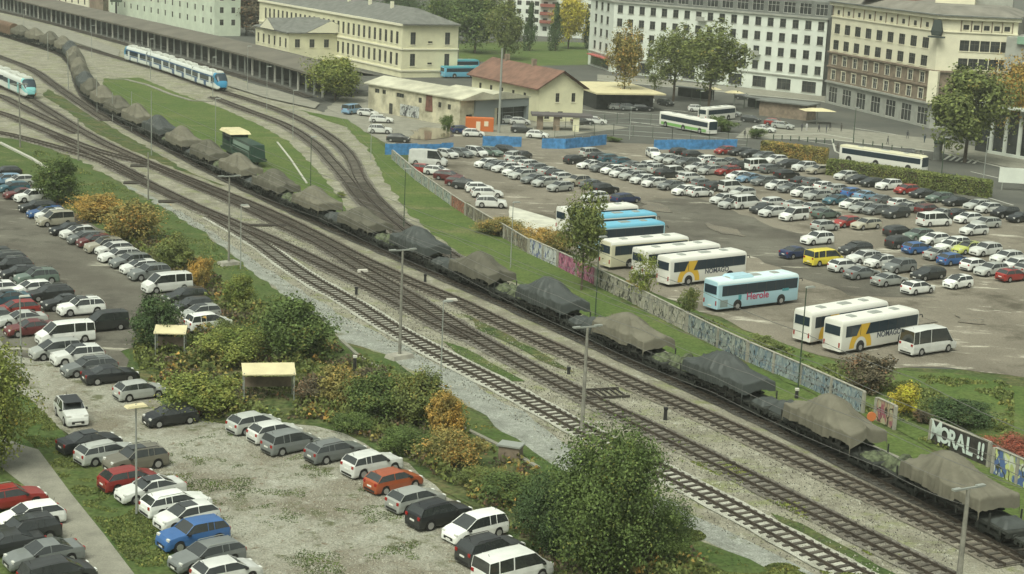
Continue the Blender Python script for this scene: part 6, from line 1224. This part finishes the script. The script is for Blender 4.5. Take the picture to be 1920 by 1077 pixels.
undergrowth('grass_tufts', [(60, 275), (240, 358), (390, 448), (520, 553), (640, 650), (755, 705), (900, 790), (1000, 850), (1240, 990), (1500, 1105), (1300, 1105), (900, 830), (600, 660), (420, 560), (240, 400), (60, 345)], 15000, .18, .10, LEAFM['olive'], 6, .0)
undergrowth('grass_tufts', [(-10, 725), (60, 750), (160, 860), (330, 965), (460, 1080), (260, 1080), (140, 930), (70, 845), (-10, 780)], 12000, .12, .08, LEAFM['olive'], 7, .0)
YB = [(300, 390), (560, 420), (760, 530), (1000, 640), (1300, 770), (1600, 910), (1800, 1010), (1780, 1085), (1560, 1090), (1300, 975), (1000, 810), (760, 665), (600, 590), (440, 470)]
undergrowth('loose_stones', YB, 12000, .03, .06, mat('dark_stone', (.09, .085, .07), .9), 21, -.5, .06)
undergrowth('loose_stones', YB, 8000, .03, .07, mat('light_stone', (.38, .375, .31), .9), 22, -.5, .06)
undergrowth('loose_stones', [(240, 860), (430, 800), (700, 880), (880, 1000), (960, 1085), (500, 1085), (380, 985)], 9000, .02, .05, bpy.data.materials['light_stone'], 23, -.5, .12)
undergrowth('weeds', [(1240, 975), (1450, 1060), (1640, 1090), (1300, 1090)], 9000, .3, .1, LEAFM['olive'], 8, -.05)
undergrowth('weeds', [(250, 860), (420, 810), (700, 890), (860, 1000), (900, 1085), (520, 1085), (380, 985)], 8000, .05, .06, LEAFM['green'], 9, .2, .10)
undergrowth('weeds', [(1130, 520), (1290, 590), (1500, 665), (1680, 705), (1900, 720), (1900, 880), (1745, 838), (1640, 785), (1480, 712), (1300, 622)], 9000, .35, .14, LEAFM['olive'], 10, .0)
undergrowth('weeds', [(1250, 820), (1420, 895), (1640, 1010), (1760, 1085), (1700, 1085), (1560, 1000), (1400, 920), (1230, 835)], 3500, .12, .09, LEAFM['lime'], 11, .1, .03)
FT = 'trees of the park beyond the station'
for x, y, w_, h, k, m, l in ((830, 78, 95, 95, 'tree', 'green', 'broad green park tree right behind the station roof'), (890, 100, 110, 120, 'tree', 'green', 'tallest broad green park tree in the middle'), (945, 112, 85, 118, 'tree', 'olive', 'olive park tree left of the dark conifers'), (745, 60, 100, 75, 'tree', 'dark', 'dark tree behind the station cupola'), (462, 66, 100, 85, 'tree', 'brown', 'brown bare looking tree left of the station wing'), (1065, 92, 75, 105, 'tree', 'yellow', 'bright yellow tree right of the conifers'), (665, 20, 90, 50, 'tree', 'dark', 'dark tree behind the long station roof'), (1035, 40, 140, 60, 'tree', 'green', 'green tree behind the distant white house'), (560, 8, 120, 40, 'tree', 'dark', 'dark tree behind the station at the frame top')):
    plant('park_tree', 'tree', l, (x, y), w_, h, k, m, .12, FT)
for x, y, w_, h, l in ((993, 97, 42, 88, 'left dark conifer beside the park lawn'), (1041, 97, 42, 86, 'right dark conifer beside the park lawn'), (1098, 92, 26, 70, 'slim dark conifer at the corner of the white block')): plant('conifer', 'conifer', l, (x, y), w_, h, 'cone', 'dark', .04, 'dark conifers')
GT = 'street trees before the white block'
for x, y, w_, h, k, m, l in ((1168, 200, 84, 148, 'treeB', 'autumn', 'tall street tree nearest the park, with bare trunk'), (1262, 190, 112, 136, 'treeB', 'olive', 'street tree in the middle before the white block'), (1328, 208, 132, 160, 'treeB', 'olive', 'broad street tree nearest the corner building'), (1225, 190, 50, 90, 'thin', 'olive', 'thin street tree between two broader ones')): plant('street_tree', 'tree', l, (x, y), w_, h, k, m, .28, GT)
plant('street_tree', 'tree', 'big green tree hiding the ground floor of the corner building', (1808, 305), 175, 186, 'tree', 'olive', .16); plant('street_tree', 'tree', 'orange autumn tree at the right frame edge', (1908, 292), 120, 190, 'tree', 'orange', .18)
for x, y, wd, l in ((1488, 300, 13, 'left'), (1642, 340, 18, 'middle, longest'), (1790, 362, 12, 'right')):
    p = G(x, y); r = empty('clipped_hedge', p, R_(-35), f'clipped brown-green hedge beside the parked cars, {l}', 'hedge', 'clipped hedges'); mb = MB(); mb.box((0, 0, 1.3), (wd*.96, 1.6, 2.5)); o = mb.build('branches', BARK, r)
    rg = random.Random(int(x)); lf = MB()
    for i in range(5200):
        f_ = rg.choice((0, 0, 1, 1, 2)); q = Vector((rg.uniform(-wd/2, wd/2), rg.uniform(-1, 1), rg.uniform(0, 2.8)))
        if f_ == 0: q.y = -1+rg.gauss(0, .1)
        elif f_ == 1: q.z = 2.75+rg.gauss(0, .12)
        else: q.x = math.copysign(wd/2, q.x)+rg.gauss(0, .1)
        u = Vector((rg.gauss(0, 1), rg.gauss(0, 1), rg.gauss(0, 1))).normalized(); v = u.orthogonal().normalized(); lf.quad(q-u*.16, q-v*.1, q+u*.16, q+v*.1)
    lf.build('foliage', LEAFM['autumn' if x < 1500 else 'olive'], r)
print('OBJECTS', len(bpy.data.objects))

hz = MB(); hz.box((0, 2350, 24), (5060, 5360, 50)); ho = hz.build('haze', None); ho['kind'] = 'stuff'
hm_ = bpy.data.materials.new('haze'); hm_.use_nodes = True; hn = hm_.node_tree; hn.nodes.remove(hn.nodes['Principled BSDF']); pv = hn.nodes.new('ShaderNodeVolumePrincipled'); pv.inputs['Color'].default_value = (.9, .95, .88, 1); pv.inputs['Density'].default_value = .00020; hn.links.new(pv.outputs[0], hn.nodes['Material Output'].inputs['Volume'])
ho.data.materials.clear(); ho.data.materials.append(hm_)
